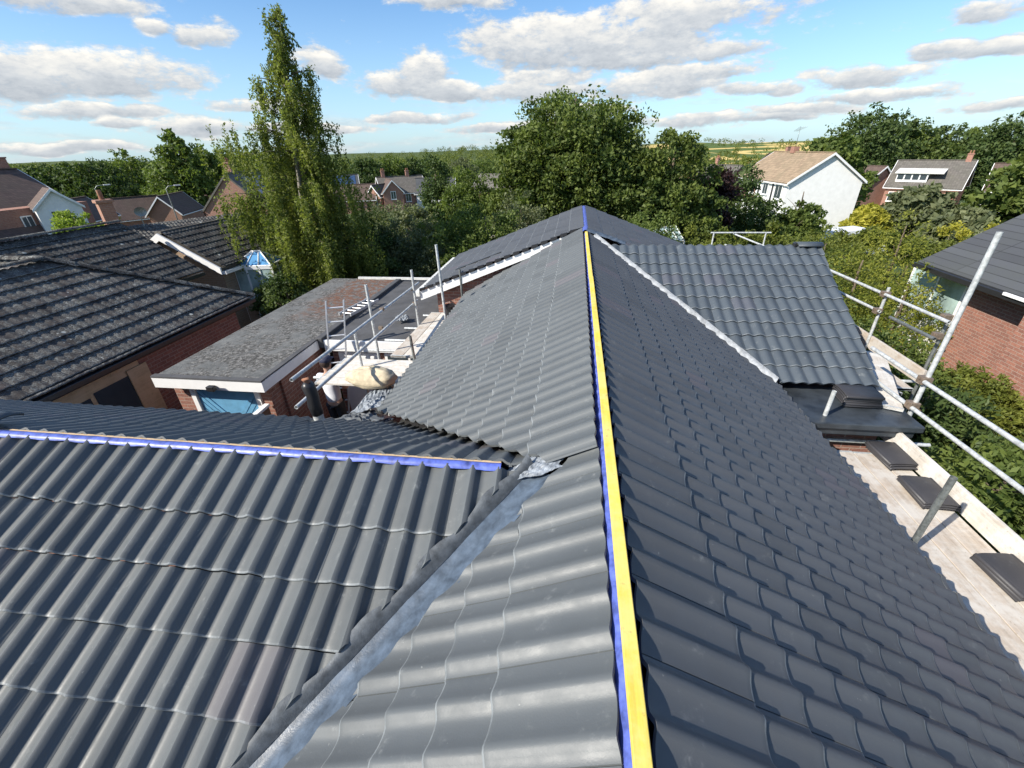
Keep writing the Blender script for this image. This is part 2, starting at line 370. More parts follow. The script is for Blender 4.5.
L['lime'] = leaf_mat('leaf_lime', (.14, .20, .03), (.34, .42, .08), .45)
L['gold'] = leaf_mat('leaf_golden_hedge', (.22, .22, .03), (.48, .44, .07), .4)
# ------------------------------------------------------------------ ground
def gz(x, y):
    r = math.hypot(x, y); s = lambda a, b: (lambda t: t*t*(3-2*t))(min(1, max(0, (r-a)/(b-a))))
    z = 1-3.3*s(16, 58)-8*s(60, 220)-6*s(220, 420)
    if r > 380:
        a = math.atan2(x, y); k = s(380, 1300)
        z += k*(10+5.5*math.sin(a*5+1.1)+3.2*math.sin(a*13+r*.004)+1.5*math.sin(a*29+2)+6*math.sin(r*.006+a*3))-2*s(1300, 2500)
    return z
mb = MB(); radii = [0, 6, 12, 16, 20, 26, 34, 44, 58, 75, 100, 140, 180, 220, 300, 380, 450, 530, 620, 720, 830, 950, 1100, 1300, 1600, 2200, 3500]
NA = 180; vs = []; fs = []
for r in radii[1:]:
    for i in range(NA):
        a = 2*math.pi*i/NA; x = r*math.sin(a); y = r*math.cos(a); vs.append((x, y, gz(x, y)))
vs.append((0, 0, 1))
for k in range(len(radii)-2):
    for i in range(NA): fs.append((k*NA+i, (k+1)*NA+i, (k+1)*NA+(i+1) % NA, k*NA+(i+1) % NA))
fs += [(len(vs)-1, i, (i+1) % NA) for i in range(NA)]
fs = [f[::-1] for f in fs]
mb.add(vs, fs, True); mb.build('ground', M['ground'], kind='structure')
mb = MB(); mb.box((-8.3, 1.0, 1.0), (-2.3, 7.5, 1.012)); mb.build('path', M['paving'], kind='structure')
# ------------------------------------------------------------------ tile fields
def tile_slope(name, mt, O, ax, dn, width, length, gauge, first, clips=(), wave=.15, amp=.024, th=.015, parent=None, flat=False, seed=1, thick=.014, per=10, up=0., pw=1.2, skew=0., gr=.006):
    rs = np.random.RandomState(seed)
    O = np.array(O, float); ax = np.array(ax, float); dn = np.array(dn, float); ax /= np.linalg.norm(ax); dn /= np.linalg.norm(dn)
    n = np.cross(ax, dn); flip = n[2] < 0; n = n*(-1 if flip else 1); O = O+n*up
    nt = int(math.ceil(width/(2*wave)))
    px, pz, tix = [], [], []
    for i in range(nt):
        for j in range(2*per):
            t = j/per; x = t*wave
            if flat: z = .012 if (t % 1) < .12 or (t % 1) > .9 else 0.
            else:
                t1 = t % 1; tt = t1-skew*math.sin(math.pi*t1)**2; z = amp*(.5-.5*math.cos(2*math.pi*tt))**pw
            if j == 0:
                px += [i*2*wave-.0025, i*2*wave, i*2*wave+.0025]; pz += [z, z-gr, z]; tix += [i]*3
            else: px.append(i*2*wave+x); pz.append(z); tix.append(i)
    px = np.array(px); pz = np.array(pz); N = len(px); tix = np.array(tix)
    vs = []; fs = []; tids = []; eds = []; s = 0; k = 0; end = first
    while s < length-1e-4:
        e = min(end, length); o = len(vs)
        jit = rs.normal(0, .0015, nt+1)[tix]; jit2 = rs.normal(0, .003, nt+1)[tix]
        rows = [(s-.0, -.001, 0), (max(s+.01, e-.03), th*.97, 1), (e-.010, th, 1), (e-.002, th-.002, 1), (e, th-.006, 1), (e-.0005, th-.008, 1), (e-.001, -.004, 1)]
        if k == 0: rows[0] = (s, .0, 0)
        for (sd_, off, jj) in rows:
            P = O+np.outer(px, ax)+np.outer(sd_+jit2*jj, dn)+np.outer(pz+off+jit*jj, n); vs += P.tolist()
        tv = rs.rand(nt+1)
        for rr in range(6):
            for i in range(N-1):
                a = o+rr*N+i; f = (a, a+1, a+N+1, a+N); fs.append(f if not flip else f[::-1]); tids.append(tv[tix[i]]); eds.append(1. if rr in (2, 3) else 0.)
        s = e; end = e+gauge; k += 1
    me = bpy.data.meshes.new(name); me.from_pydata(vs, [], fs)
    me.attributes.new('tid', 'FLOAT', 'FACE').data.foreach_set('value', tids)
    me.attributes.new('edge', 'FLOAT', 'FACE').data.foreach_set('value', eds)
    for p in me.polygons: p.use_smooth = True
    bm = bmesh.new(); bm.from_mesh(me)
    for co, no in clips:
        bmesh.ops.bisect_plane(bm, geom=bm.verts[:]+bm.edges[:]+bm.faces[:], dist=1e-6, plane_co=co, plane_no=no, clear_inner=True)
    bm.to_mesh(me); bm.free(); me.materials.append(mt)
    o = bpy.data.objects.new(name, me); col.objects.link(o)
    if parent: o.parent = parent
    if thick:
        so = o.modifiers.new('solid', 'SOLIDIFY'); so.thickness = thick; so.offset = -1
        so.use_even_offset = False
        es = o.modifiers.new('split', 'EDGE_SPLIT'); es.split_angle = R(38)
    return o
XR, ZR, TP = .2314, 5.19, .5625       # main ridge
LT, LF = .46, .59                     # left wing near / far slopes
FT = .375                             # far part
RT = .43                              # right wing
house = empty('bungalow', (0, 0, 1), 0, 'brick bungalow under the freshly laid charcoal tiled roof in the foreground', 'house')
house.location = (0, 0, 0)
def dnv(sx, sy, T): return (sx, sy, -T)
cs = 1/math.hypot(1, TP)
ev = 1e-6
# main left slope beyond the left wing, and the piece in front of it
ln_far = (Vector((-.11, 1.92, 0)), Vector((.59, .5625, 0)))     # keep y beyond the far valley
tile_slope('roof_slope', M['tile'], (XR-.045, 1.93, ZR-.03), (0, 1, 0), dnv(-1, 0, TP), 7.2, 2.80, .235, .44,
    clips=[((-.11, 1.94, 0), (.49*.59/.5625, .49, 0)), ((0, 9.14, 0), (0, -1, 0)), ], parent=house, skew=-.14, seed=3, up=.03)
tile_slope('roof_slope', M['tile'], (XR-.045, -3.05, ZR-.03), (0, 1, 0), dnv(-1, 0, TP), 4.98, 2.8, .235, .44,
    clips=[((-.01, 1.885, 0), (.46*2.17, -.815, 0)), ((0, 1.93, 0), (0, -1, 0))], parent=house, skew=-.14, seed=4)
# main right slope
tile_slope('roof_slope', M['tile_shade'], (XR+.045, -3.05, ZR-.03), (0, 1, 0), dnv(1, 0, TP), 12.2, 2.80, .235, .44,
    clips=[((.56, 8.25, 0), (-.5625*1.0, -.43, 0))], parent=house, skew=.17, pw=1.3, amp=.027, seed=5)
# left wing
tile_slope('roof_slope', M['tile'], (-8.0, 1.90, 4.985), (1, 0, 0), dnv(0, -1, LT), 8.2, 4.4, .283, .40,
    clips=[((-.2, 1.94, 0), (-1.0, .815, 0))], parent=house, seed=6, wave=.148, amp=.048, pw=1.1, skew=.15, th=.017, gr=.002)
tile_slope('roof_slope', M['tile'], (-8.0, 1.95, 4.985), (1, 0, 0), dnv(0, 1, LF), 8.4, 2.30, .235, .42,
    clips=[((.10, 2.08, 0), (-.59, -.5625, 0))], parent=house, seed=7, skew=.15, wave=.148, up=.012)
# right wing near slope and far slope
tile_slope('roof_slope', M['tile_m'], (.5, 8.24, 4.99), (1, 0, 0), dnv(0, -1, RT), 4.0, 3.05, .277, .27,
    clips=[((.64, 8.25, 0), (.5625, .43, 0)), ((4.19, 8.25, 0), (-1, .075, 0))], parent=house, seed=8, wave=.165, amp=.03, th=.02, pw=.8)
tile_slope('roof_slope', M['tile_m'], (.5, 8.28, 4.99), (1, 0, 0), dnv(0, 1, RT), 3.7, 2.6, .277, .27,
    clips=[((4.19, 8.25, 0), (-1, 0, 0))], parent=house, seed=9, wave=.165, amp=.03, th=.02, pw=.8)
# far part
tile_slope('roof_slope', M['tile_shade'], (XR-.03, 8.98, 5.20), (0, 1, 0), dnv(-1, 0, FT), 3.3, 3.62, .30, .30, parent=house, seed=10, up=.02, per=6)
tile_slope('roof_slope', M['tile_shade'], (XR+.03, 8.45, 5.20), (0, 1, 0), dnv(1, 0, FT), 3.9, 3.9, .30, .30,
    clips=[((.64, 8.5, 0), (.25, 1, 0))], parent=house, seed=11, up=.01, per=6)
# under-roof deck, walls
mb = MB()
zE = ZR-TP*2.5; 
def prism(mb, y0, y1, xl, xr, zl, zr, zt, zb, x0=XR):
    a = [(xl, y0, zb), (xr, y0, zb), (xr, y0, zr), (x0, y0, zt), (xl, y0, zl)]
    b = [(p[0], y1, p[2]) for p in a]
    mb.add(a+b, [(0,1,2,3,4), (9,8,7,6,5), (0,5,6,1), (1,6,7,2), (2,7,8,3), (3,8,9,4), (4,9,5,0)])
ul = MB(); prism(ul, -3.0, 9.12, XR-2.15, XR+2.25, ZR-.16-TP*2.15, ZR-.16-TP*2.25, ZR-.16, 3.56); ul.build('roof_underlay', M['black'], house)
mb.box((XR-2.12, -2.95, 1), (XR+2.22, 9.1, 3.555))
prism(mb, 9.15, 12.2, XR-3.2, XR+3.4, 5.13-FT*3.2, 5.13-FT*3.4, 5.10, 1)
a = [(0, -1.7, 1), (0, 3.6, 1), (0, 3.6, 3.93), (0, 1.92, 4.90), (0, -1.7, 3.25)]
mb.add([(-7.8, p[1], p[2]) for p in a]+[(-2.0, p[1], p[2]) for p in a], [(0,4,3,2,1), (5,6,7,8,9), (0,1,6,5), (1,2,7,6), (2,3,8,7), (3,4,9,8), (4,0,5,9)])
a = [(0, 5.85, 1), (0, 10.4, 1), (0, 10.4, 3.9), (0, 8.25, 4.88), (0, 5.85, 3.84)]
mb.add([(.9, p[1], p[2]) for p in a]+[(3.85, p[1], p[2]) for p in a], [(0,4,3,2,1), (5,6,7,8,9), (0,1,6,5), (1,2,7,6), (2,3,8,7), (3,4,9,8), (4,0,5,9)])
mb.build('wall', M['brick'], house)
# ridge battens and membranes
mb = MB(); yy = [-3.0, -.35, 2.9, 5.3, 8.45]
for a, b in zip(yy[:-1], yy[1:]):
    w = rng.uniform(-.004, .004)
    dz_ = rng.uniform(-.003, .003); mb.box((XR-.021+w, a, ZR-.010+dz_), (XR+.027+w, b-.004, ZR+.020+dz_))
o = mb.build('ridge_batten', M['yellow'], house, bevel=.003); tag(o, 'bright yellow timber batten running along the main ridge')
def wavy_strip(mb, P0, d, side, length, prof, amp=.006, step=.05, seed=0, zf=None):
    rs = random.Random(seed); n = int(length/step); d = Vector(d); side = Vector(side); P0 = Vector(P0); vs = []
    k = len(prof); ph = [rs.uniform(0, 6) for _ in range(k)]
    for i in range(n+1):
        s = i*step
        for j, (u, z) in enumerate(prof):
            e = amp*(math.sin(s*21+ph[j])+.6*math.sin(s*47+ph[j]*2)+rs.uniform(-.4, .4))*(0.3+abs(u)*10 if abs(u) < .07 else 1)
            vs.append(P0+d*s+side*(u+e*.5)+Vector((0, 0, z+e)))
    mb.add(vs, [(i*k+j, (i+1)*k+j, (i+1)*k+j+1, i*k+j+1) for i in range(n) for j in range(k-1)], True)
mb = MB()
wavy_strip(mb, (XR, -3, ZR), (0, 1, 0), (1, 0, 0), 11.55, [(-.10, -.12), (-.052, -.058), (-.03, -.024), (0, -.012), (.028, -.02), (.045, -.06)], .003, .04, 2)
o = mb.build('ridge_membrane', M['blue'], house); tag(o, 'blue membrane under the yellow ridge batten')
mb = MB()
wavy_strip(mb, (XR, 8.55, ZR+.03), (0, 1, 0), (1, 0, 0), 3.7, [(-.07, -.04), (-.035, .0), (0, .006), (.035, .0), (.07, -.04)], .006, .04, 5)
o = mb.build('ridge_membrane', M['blue'], house); tag(o, 'blue membrane on the far end of the ridge')
mb = MB()
wavy_strip(mb, (-6.5, 1.915, 4.995), (1, 0, 0), (0, 1, 0), 6.15, [(-.052, .012), (-.044, .027), (-.02, .036), (.004, .026), (.010, -.01)], .002, .03, 3)
o = mb.build('ridge_membrane', M['blue'], house); tag(o, 'blue membrane roll along the ridge of the left wing')
mb = MB(); mb.box((-6.5, 1.936, 4.955), (-.36, 1.962, 4.998)); mb.build('ridge_batten', M['ply'], house)
# near valley
def valley(mb, A, d, length, wL, wR, up, curve=0, amp=.004, seed=1, step=.04, dz=(0, 0)):
    A = Vector(A); d = Vector(d).normalized(); side = Vector((0, 0, 1)).cross(d).normalized(); rs = random.Random(seed); vs = []; n = int(length/step); ks = 9
    ph = [rs.uniform(0, 6) for _ in range(9)]
    for i in range(n+1):
        s = i*step
        for j in range(ks):
            u = -wR+(wL+wR)*j/(ks-1)
            slope = dz[0] if u > 0 else dz[1]
            e = amp*(math.sin(s*13+ph[j])+math.sin(s*31+2*ph[j]))
            vs.append(A+d*s+side*(u+e*.8)+Vector((0, 0, up+abs(u)*slope+e)))
    mb.add(vs, [(i*ks+j, (i+1)*ks+j, (i+1)*ks+j+1, i*ks+j+1) for i in range(n) for j in range(ks-1)], True)
vd = (-1.0, -1.223, -.5625)
vh = Vector((-1, -1.223, 0)).normalized()
# cross fall of each roof plane away from the valley line (per metre across)
sideL = Vector((0, 0, 1)).cross(Vector(vd).normalized()).normalized()
kM = abs(sideL.x)*TP; kL = abs(sideL.y)*LT
mb = MB(); valley(mb, (-.13, 1.90, 4.975), vd, 5.2, .12, .115, .012, dz=(kM, kL), amp=.0016, seed=4)
o = mb.build('valley_gutter', M['lead'], house); tag(o, 'blue grey lead valley lining')
def dressed(mb, off0, off1, lift, kk, seed, sgn):
    A = Vector((-.13, 1.90, 4.975)); d = Vector(vd).normalized(); rs = random.Random(seed); vs = []; n = 150; ks = 6
    for i in range(n+1):
        s = i*.035
        for j in range(ks):
            f_ = j/(ks-1); u = off0+(off1-off0)*f_
            wv = .020*math.sin(s*15.+seed)*f_+.006*math.sin(s*41)*f_
            vs.append(A+d*s+sideL*sgn*(u+.012*f_*math.sin(s*15+seed))+Vector((0, 0, .014+u*kk+lift*math.sin(min(1, f_*1.3)*math.pi/2)+wv*.6)))
    fs = [(i*ks+j, (i+1)*ks+j, (i+1)*ks+j+1, i*ks+j+1) for i in range(n) for j in range(ks-1)]
    mb.add(vs, fs, True)
sgnL = 1 if (sideL.x*-1+sideL.y*.8) > 0 else -1
mb = MB(); dressed(mb, .045, .10, .046, kL, 3, sgnL)
o = mb.build('lead_dressing', M['lead_d'], house); tag(o, 'dark lead dressed over the tile edges beside the valley')
# crumpled film at the valley head
def crumple(name, mt, c, sx, sy, h, seed, parent=None, rot=0, tilt=(0, 0), n=26, rag=.25):
    rs = np.random.RandomState(seed); vs = []; m = MB()
    P = [(rs.uniform(2, 9), rs.uniform(2, 9), rs.uniform(0, 6)) for _ in range(7)]
    for i in range(n+1):
        for j in range(n+1):
            u = i/n*2-1; v = j/n*2-1; z = 0
            for k, (a, b, p) in enumerate(P): z += abs(math.sin(a*u+b*v*(1 if k % 2 else -1)+p))/(k+2)
            e = max(abs(u), abs(v)); w = 1-.15*rs.rand()*rag*e
            x = u*sx*(1-.12*math.sin(5*v+seed)*e)*w; y = v*sy*(1-.12*math.sin(4*u+seed*2)*e)*w
            zz = h*(z-.6)*(1-.7*e**3)+rs.normal(0, h*.04)
            xr = x*math.cos(rot)-y*math.sin(rot); yr = x*math.sin(rot)+y*math.cos(rot)
            vs.append((c[0]+xr, c[1]+yr, c[2]+zz+xr*tilt[0]+yr*tilt[1]))
    m.add(vs, [(i*(n+1)+j, (i+1)*(n+1)+j, (i+1)*(n+1)+j+1, i*(n+1)+j+1) for i in range(n) for j in range(n)], False)
    o = m.build(name, mt, parent); so = o.modifiers.new('s', 'SOLIDIFY'); so.thickness = .004; return o
o = crumple('flashing_patch', M['film'], (-.17, 1.93, 5.005), .16, .09, .022, 5, house, .15, (.35, 0)); tag(o, 'crumpled grey flashing at the head of the valley')
# far valley lead + right valley mortar
def ribbon(name, mt, pts, w, parent, th=.01, jag=.3, lift=0, seed=0):
    m = MB(); rs = random.Random(seed); P = [Vector(p) for p in pts]; vs = []
    n = len(P)
    for i, p in enumerate(P):
        d = (P[min(i+1, n-1)]-P[max(i-1, 0)]).normalized(); sd = d.cross(Vector((0, 0, 1))).normalized()
        a = w*(1+rs.uniform(-jag, jag)); b = w*(1+rs.uniform(-jag, jag))
        vs += [p-sd*a+Vector((0, 0, lift-.02)), p+Vector((0, 0, lift+th+rs.uniform(0, .008))), p+sd*b+Vector((0, 0, lift-.02))]
    m.add(vs, [(i*3+j, (i+1)*3+j, (i+1)*3+j+1, i*3+j+1) for i in range(n-1) for j in range(2)], True)
    o = m.build(name, mt, parent); return o
def lerp(a, b, n): return [tuple(a[k]+(b[k]-a[k])*i/n for k in range(3)) for i in range(n+1)]
o = ribbon('valley_mortar', M['mortar'], lerp((.40, 8.46, 5.10), (2.74, 5.40, 3.80), 60), .045, house, .05, .45, .03, 2)
tag(o, 'pale grey valley edge against the right wing')
ribbon('flashing', M['lead'], lerp((.25, 8.55, 5.2), (.95, 8.33, 5.0), 14), .06, house, .02, .3, .03, 3)
ribbon('valley_lead', M['lead_d'], lerp((-.11, 1.93, 4.985), (-2.35, 4.06, 3.73), 40), .10, house, .02, .2, .0, 8)
# right wing gable: barge board
mb = MB()
mb.slab([(4.17, 8.27, 4.93), (3.955, 5.40, 3.70), (3.955, 5.40, 3.60), (4.17, 8.27, 4.83)][::-1], .03)
mb.build('barge_board', M['black'], house)
# far part: white barge board, verge tiles, fascia
mb = MB(); zt = lambda x: 5.205-FT*(XR-x)
mb.hexa([(-3.30, 8.99, zt(-3.30)-.22), (XR-.35, 8.99, zt(XR-.35)-.17), (XR-.35, 9.02, zt(XR-.35)-.17), (-3.30, 9.02, zt(-3.30)-.22)],
        [(-3.30, 8.99, zt(-3.30)-.03), (XR-.35, 8.99, zt(XR-.35)-.03), (XR-.35, 9.02, zt(XR-.35)-.03), (-3.30, 9.02, zt(-3.30)-.03)])
o = mb.build('barge_board', M['white'], house); tag(o, 'white barge board of the far gable')
mb = MB(); mb.box((-3.42, 8.95, zt(-3.3)-.13), (-3.30, 12.35, zt(-3.3)-.02)); mb.build('gutter', M['white_old'], house, bevel=.01)
for x0, x1 in ((-2.6, -1.55),):
    mb = MB(); a, b = (x0, 9.55, zt(x0)+.05), (x1, 9.55, zt(x1)+.05)
    mb.hexa([(x0, 9.50, zt(x0)+.03), (x1, 9.50, zt(x1)+.03), (x1, 9.56, zt(x1)+.03), (x0, 9.56, zt(x0)+.03)],
            [(x0, 9.50, zt(x0)+.075), (x1, 9.50, zt(x1)+.075), (x1, 9.56, zt(x1)+.075), (x0, 9.56, zt(x0)+.075)])
    mb.build('gap_shadow', M['black'], house)  # black strip standing in for the shadow gap of an open tile course
mb = MB()
for i in range(18):
    x = -3.3+i*.19
    mb.hexa([(x, 8.955, zt(x)-.015), (x+.13, 8.955, zt(x+.13)-.015), (x+.13, 9.0, zt(x+.13)-.015), (x, 9.0, zt(x)-.015)],
            [(x, 8.955, zt(x)+.05), (x+.13, 8.955, zt(x+.13)+.035), (x+.13, 9.0, zt(x+.13)+.035), (x, 9.0, zt(x)+.05)])
mb.build('verge_trim', M['black'], house)
# eave gutter right / fascia
mb = MB(); xe = XR+2.87*cs-.02
mb.box((xe-.06, -3, 3.55), (xe-.03, 4.7, 3.70)); mb.build('fascia', M['white'], house)
# bay flat roof under the right wing eave
mb = MB(); mb.box((2.3, 4.68, 3.59), (4.10, 6.0, 3.67)); mb.box((2.3, 4.72, 3.49), (4.05, 6.0, 3.589))
o = mb.build('flat_roof', M['rubber'], house, bevel=.012); tag(o, 'small black rubber flat roof below the right wing')
mb = MB(); mb.box((2.5, 4.95, 1), (3.85, 6.0, 3.38)); mb.build('bay_wall', M['brick'], house)
# felt flat roof on the left of the house (over the side extension)
mb = MB(); mb.box((-4.98, 7.52, 3.12), (-2.05, 9.14, 3.26)); mb.box((-4.98, 9.14, 3.12), (-3.0, 12.1, 3.26))
o = mb.build('flat_roof', M['felt'], house); tag(o, 'dark felt flat roof of the side extension')
mb = MB(); mb.box((-5.05, 7.44, 3.12), (-4.90, 12.1, 3.34)); o = mb.build('roof_kerb', M['felt'], house, bevel=.02)
mb = MB(); mb.box((-4.9, 7.47, 3.06), (-2.1, 7.515, 3.285)); mb.build('fascia', M['white'], house)
mb = MB(); mb.box((-4.85, 7.62, 1), (-2.2, 9.1, 3.1)); mb.build('extension_wall', M['brick'], house)
mb = MB(); mb.box((-4.70, 7.575, 1), (-3.85, 7.615, 3.0)); mb.box((-4.62, 7.565, 1.15), (-3.93, 7.574, 2.9)); o = mb.build('door', M['white'], house)
mb = MB(); mb.box((-3.7, 7.57, 2.2), (-2.7, 7.61, 3.0)); w = mb.build('window', M['white'], house)
mb = MB(); mb.box((-3.64, 7.56, 2.26), (-3.22, 7.569, 2.94)); mb.box((-3.16, 7.56, 2.26), (-2.76, 7.569, 2.94)); mb.build('pane', M['glass'], w)
# ridge tile at the end of right wing
def ridge_tile_mb(x0, x1, y, z, r=.12, seg=7):
    m = MB(); vs = []
    for x in (x0, x1):
        for k in range(seg+1):
            a = math.pi*(.12+.76*k/seg); vs.append((x, y-r*1.15*math.cos(a), z+r*.62*math.sin(a)))
    n = seg+1; m.add(vs, [(k, n+k, n+k+1, k+1) for k in range(seg)], True)
    return m
def ridge_tile(x0, x1, y, z, label):
    o = ridge_tile_mb(x0, x1, y, z).build('ridge_tile', M['tile_m']); so = o.modifiers.new('s', 'SOLIDIFY'); so.thickness = .016
    return tag(o, label, 'ridge tile')
ridge_tile(3.80, 4.20, 8.25, 4.99, 'dark angled ridge tile on the end of the right wing ridge above the verge')
ridge_tile(-4.05, -3.80, 1.98, 5.0, 'dark ridge tile lying on the left wing ridge behind the blue membrane')
mb = MB(); mb.box((3.76, 8.20, 4.99), (3.80, 8.30, 5.045)); mb.build('ridge_end_clip', M['black'], house, bevel=.005)
# ------------------------------------------------------------------ right scaffold
CP = None
def coupler(parent, p, s=.055):
    m = MB(); m.box((p[0]-s, p[1]-s*.9, p[2]-s*.8), (p[0]+s, p[1]+s*.9, p[2]+s*.8)); m.tube((p[0]-s*1.2, p[1], p[2]+s*.4), (p[0]+s*1.2, p[1], p[2]+s*.4), .012, 8)
    m.tube((p[0], p[1]-s*1.3, p[2]-s*.5), (p[0], p[1]+s*1.3, p[2]-s*.5), .012, 8)
    return m.build('coupler', M['coupler'], parent, bevel=.01)
def pole(parent, p, q, name='pole', mt='galv', r=.0242):
    m = MB(); p = Vector(p); q = Vector(q); d = (q-p).normalized()
    m.tube(p, q, r, 16, cap=False); m.tube(q, p, r-.004, 16, cap=False)
    a = d.orthogonal().normalized(); b = d.cross(a)
    for c in (p, q):
        vs = [c+(a*math.cos(2*math.pi*i/16)+b*math.sin(2*math.pi*i/16))*rr for rr in (r, r-.004) for i in range(16)]
        m.add(vs, [(i, (i+1) % 16, 16+(i+1) % 16, 16+i) for i in range(16)])
    return m.build(name, M[mt], parent)
sc = empty('scaffold', (4.15, 5.03, 0), 0, 'galvanised tube scaffold with tall leaning pole beside the right hand eave', 'scaffold'); sc.location = (0, 0, 0)
pole(sc, (4.15, 5.03, 1.0), (4.15, 5.03, 5.76), r=.026)
pole(sc, (4.15, 2.0, 1.0), (4.15, 2.0, 3.25)); pole(sc, (4.15, -1., 1.0), (4.15, -1., 4.6))
pole(sc, (5.22, 7.80, 1.0), (5.22, 7.80, 4.42)); pole(sc, (5.35, 6.60, 1.0), (5.35, 6.60, 4.36), mt='steel_d')
pole(sc, (5.22, 10.2, 1.0), (5.22, 10.2, 4.5))
pole(sc, (3.08, 4.83, 2.6), (3.12, 4.87, 4.00)); pole(sc, (3.06, 3.10, 1.5), (3.05, 3.06, 4.24), mt='steel_d')
pole(sc, (4.10, -1.4, 4.22), (4.10, 6.0, 4.09), 'guard_rail'); pole(sc, (4.10, -1.3, 3.90), (4.10, 5.75, 3.74), 'guard_rail')
pole(sc, (5.17, 10.4, 4.25), (5.17, 6.35, 4.35), 'guard_rail'); pole(sc, (5.17, 10.3, 3.94), (5.17, 7.72, 4.03), 'guard_rail')
pole(sc, (5.17, 7.45, 4.03), (5.17, 6.45, 4.06), 'guard_rail', 'steel_d')
for y in (-.6, 2.0, 3.2, 4.9): pole(sc, (2.55, y, 3.29), (4.42, y, 3.29), 'transom')
for y in (6.7, 7.8, 9.4): pole(sc, (4.1, y, 3.25), (5.5, y, 3.25), 'transom')
pole(sc, (4.08, -1.2, 3.235), (4.08, 5.2, 3.235), 'ledger'); pole(sc, (2.70, -1.2, 3.235), (2.70, 4.6, 3.235), 'ledger')
for p in ((4.13, 5.03, 4.11), (4.13, 5.03, 3.77), (5.20, 7.8, 4.31), (5.3, 6.6, 4.34), (4.13, 5.03, 3.27), (4.13, -1., 4.21), (3.10, 4.85, 3.30), (3.06, 3.10, 3.30), (5.18, 7.8, 4.02), (5.3, 6.6, 4.06)): coupler(sc, p)
def board(x0, y0, x1, y1, z, w, label, mt='board', th=.038, group=None, tiltz=0, name='scaffold_board'):
    a = Vector((x0, y0, z)); b = Vector((x1, y1, z+tiltz)); ln = (b-a).length; d = (b-a).normalized()
    m = MB(); k = 8
    for i in range(1): m.box((-w/2, 0, -th), (w/2, ln, 0))
    o = m.build(name, M[mt], None, bevel=.004)
    hb = MB()
    for e in (0, ln-.03): hb.box((-w/2-.002, e, -th-.001), (w/2+.002, e+.03, .0015))
    h_ = hb.build('end_band', M['galv'], o); hb = None
    q = Vector((0, 1, 0)).rotation_difference(d); o.rotation_mode = 'QUATERNION'; o.rotation_quaternion = q; o.location = a
    return tag(o, label, 'scaffold board', group)
gR = 'scaffold boards along the right eave'
names = ['pale splashed scaffold board tucked under the right eave tiles', 'scaffold board second out from the right eave',
  'middle board of the walkway beside the right eave', 'scaffold board under the three tile piles at the right eave', 'outermost flat walkway board at the right eave, next to the upright toe board']
for i in range(5):
    board(2.80+i*.232, -1.4, 2.80+i*.232, 4.62-.01*i, 3.352+rng.uniform(-.003, .003), .222, names[i], 'board_w' if i == 0 else 'board', group=gR)
m = MB(); m.box((3.86, -1.4, 3.356), (3.898, 5.12, 3.58)); o = m.build('toe_board', M['board_w'], bevel=.004)
tag(o, 'scaffold board standing on edge as toe board along the right walkway', 'toe board')
for i, lb in enumerate(('scaffold board nearest the right wing verge on the far right platform', 'middle scaffold board of the far right platform', 'outer scaffold board of the far right platform')):
    board(4.50+i*.235, 6.0+.15*i, 4.50+i*.235, 9.6, 3.33, .225, lb, group='scaffold boards beyond the right wing')
m = MB(); m.hexa([(5.24, 6.45, 3.335), (5.28, 6.45, 3.335), (5.28, 10.0, 3.335), (5.24, 10.0, 3.335)], [(5.24, 6.45, 3.56), (5.28, 6.45, 3.56), (5.28, 10.0, 3.56), (5.24, 10.0, 3.56)])
tag(m.build('toe_board', M['board'], bevel=.004), 'brown toe board edging the far right scaffold platform', 'toe board')
board(3.93, 5.05, 4.84, 6.95, 3.72, .24, 'loose pale plank sloping from the black flat roof to the far right platform', 'board_w', tiltz=-.12, name='plank')
# loose roof tiles in stacks
def loose_tile_mesh(w=.33, l=.42):
    m = MB(); vs = []; nx = 40; rows = [(0, 0), (l-.012, 0), (l, -.006)]
    for (yy_, dz) in rows:
        for i in range(nx+1):
            x = w*i/nx; q_ = abs(2*x/w-1); vs.append((x-w/2, yy_-l/2, .030*(1-q_**5)+(.012*math.sin((q_-.8)*15.7) if q_ > .8 else 0)+dz))
    n = nx+1; m.add(vs, [(r*n+i, r*n+i+1, (r+1)*n+i+1, (r+1)*n+i) for r in range(2) for i in range(nx)], True)
    o = m.build('roof_tile', M['tile_loose']); so = o.modifiers.new('s', 'SOLIDIFY'); so.thickness = .013; so.offset = -1
    me = o.data; a = me.attributes.new('tid', 'FLOAT', 'FACE'); a.data.foreach_set('value', [.3]*len(me.polygons))
    return o
t0 = loose_tile_mesh(); used = False
def stack(x, y, z, n, rz, where, tx=0):
    global used
    for k in range(n):
        o = t0 if not used else t0.copy()
        if used: col.objects.link(o)
        used = True
        o.location = (x+rng.uniform(-.012, .012)+tx*k, y+rng.uniform(-.012, .012), z+.014+k*.025); o.rotation_euler = (0, 0, rz+rng.uniform(-.03, .03))
        pos = 'bottom' if k == 0 else 'middle' if n == 3 and k == 1 else 'topmost' if k == n-1 else ('second', 'third', 'fourth', 'fifth', 'sixth', 'seventh')[k-1]+' from bottom'
        tag(o, 'charcoal wavy roof tile, %s in the pile %s' % (pos, where), 'roof tile', 'loose roof tiles piled %s' % where)
stack(3.72, 4.47, 3.36, 3, R(4), 'at the far end of the right walkway')
stack(3.70, 3.86, 3.36, 3, R(-2), 'in the middle of the right walkway')
stack(3.72, 2.87, 3.36, 3, R(5), 'on the right walkway nearest the camera')
stack(3.62, 5.22, 3.675, 6, R(87), 'on the black flat roof')
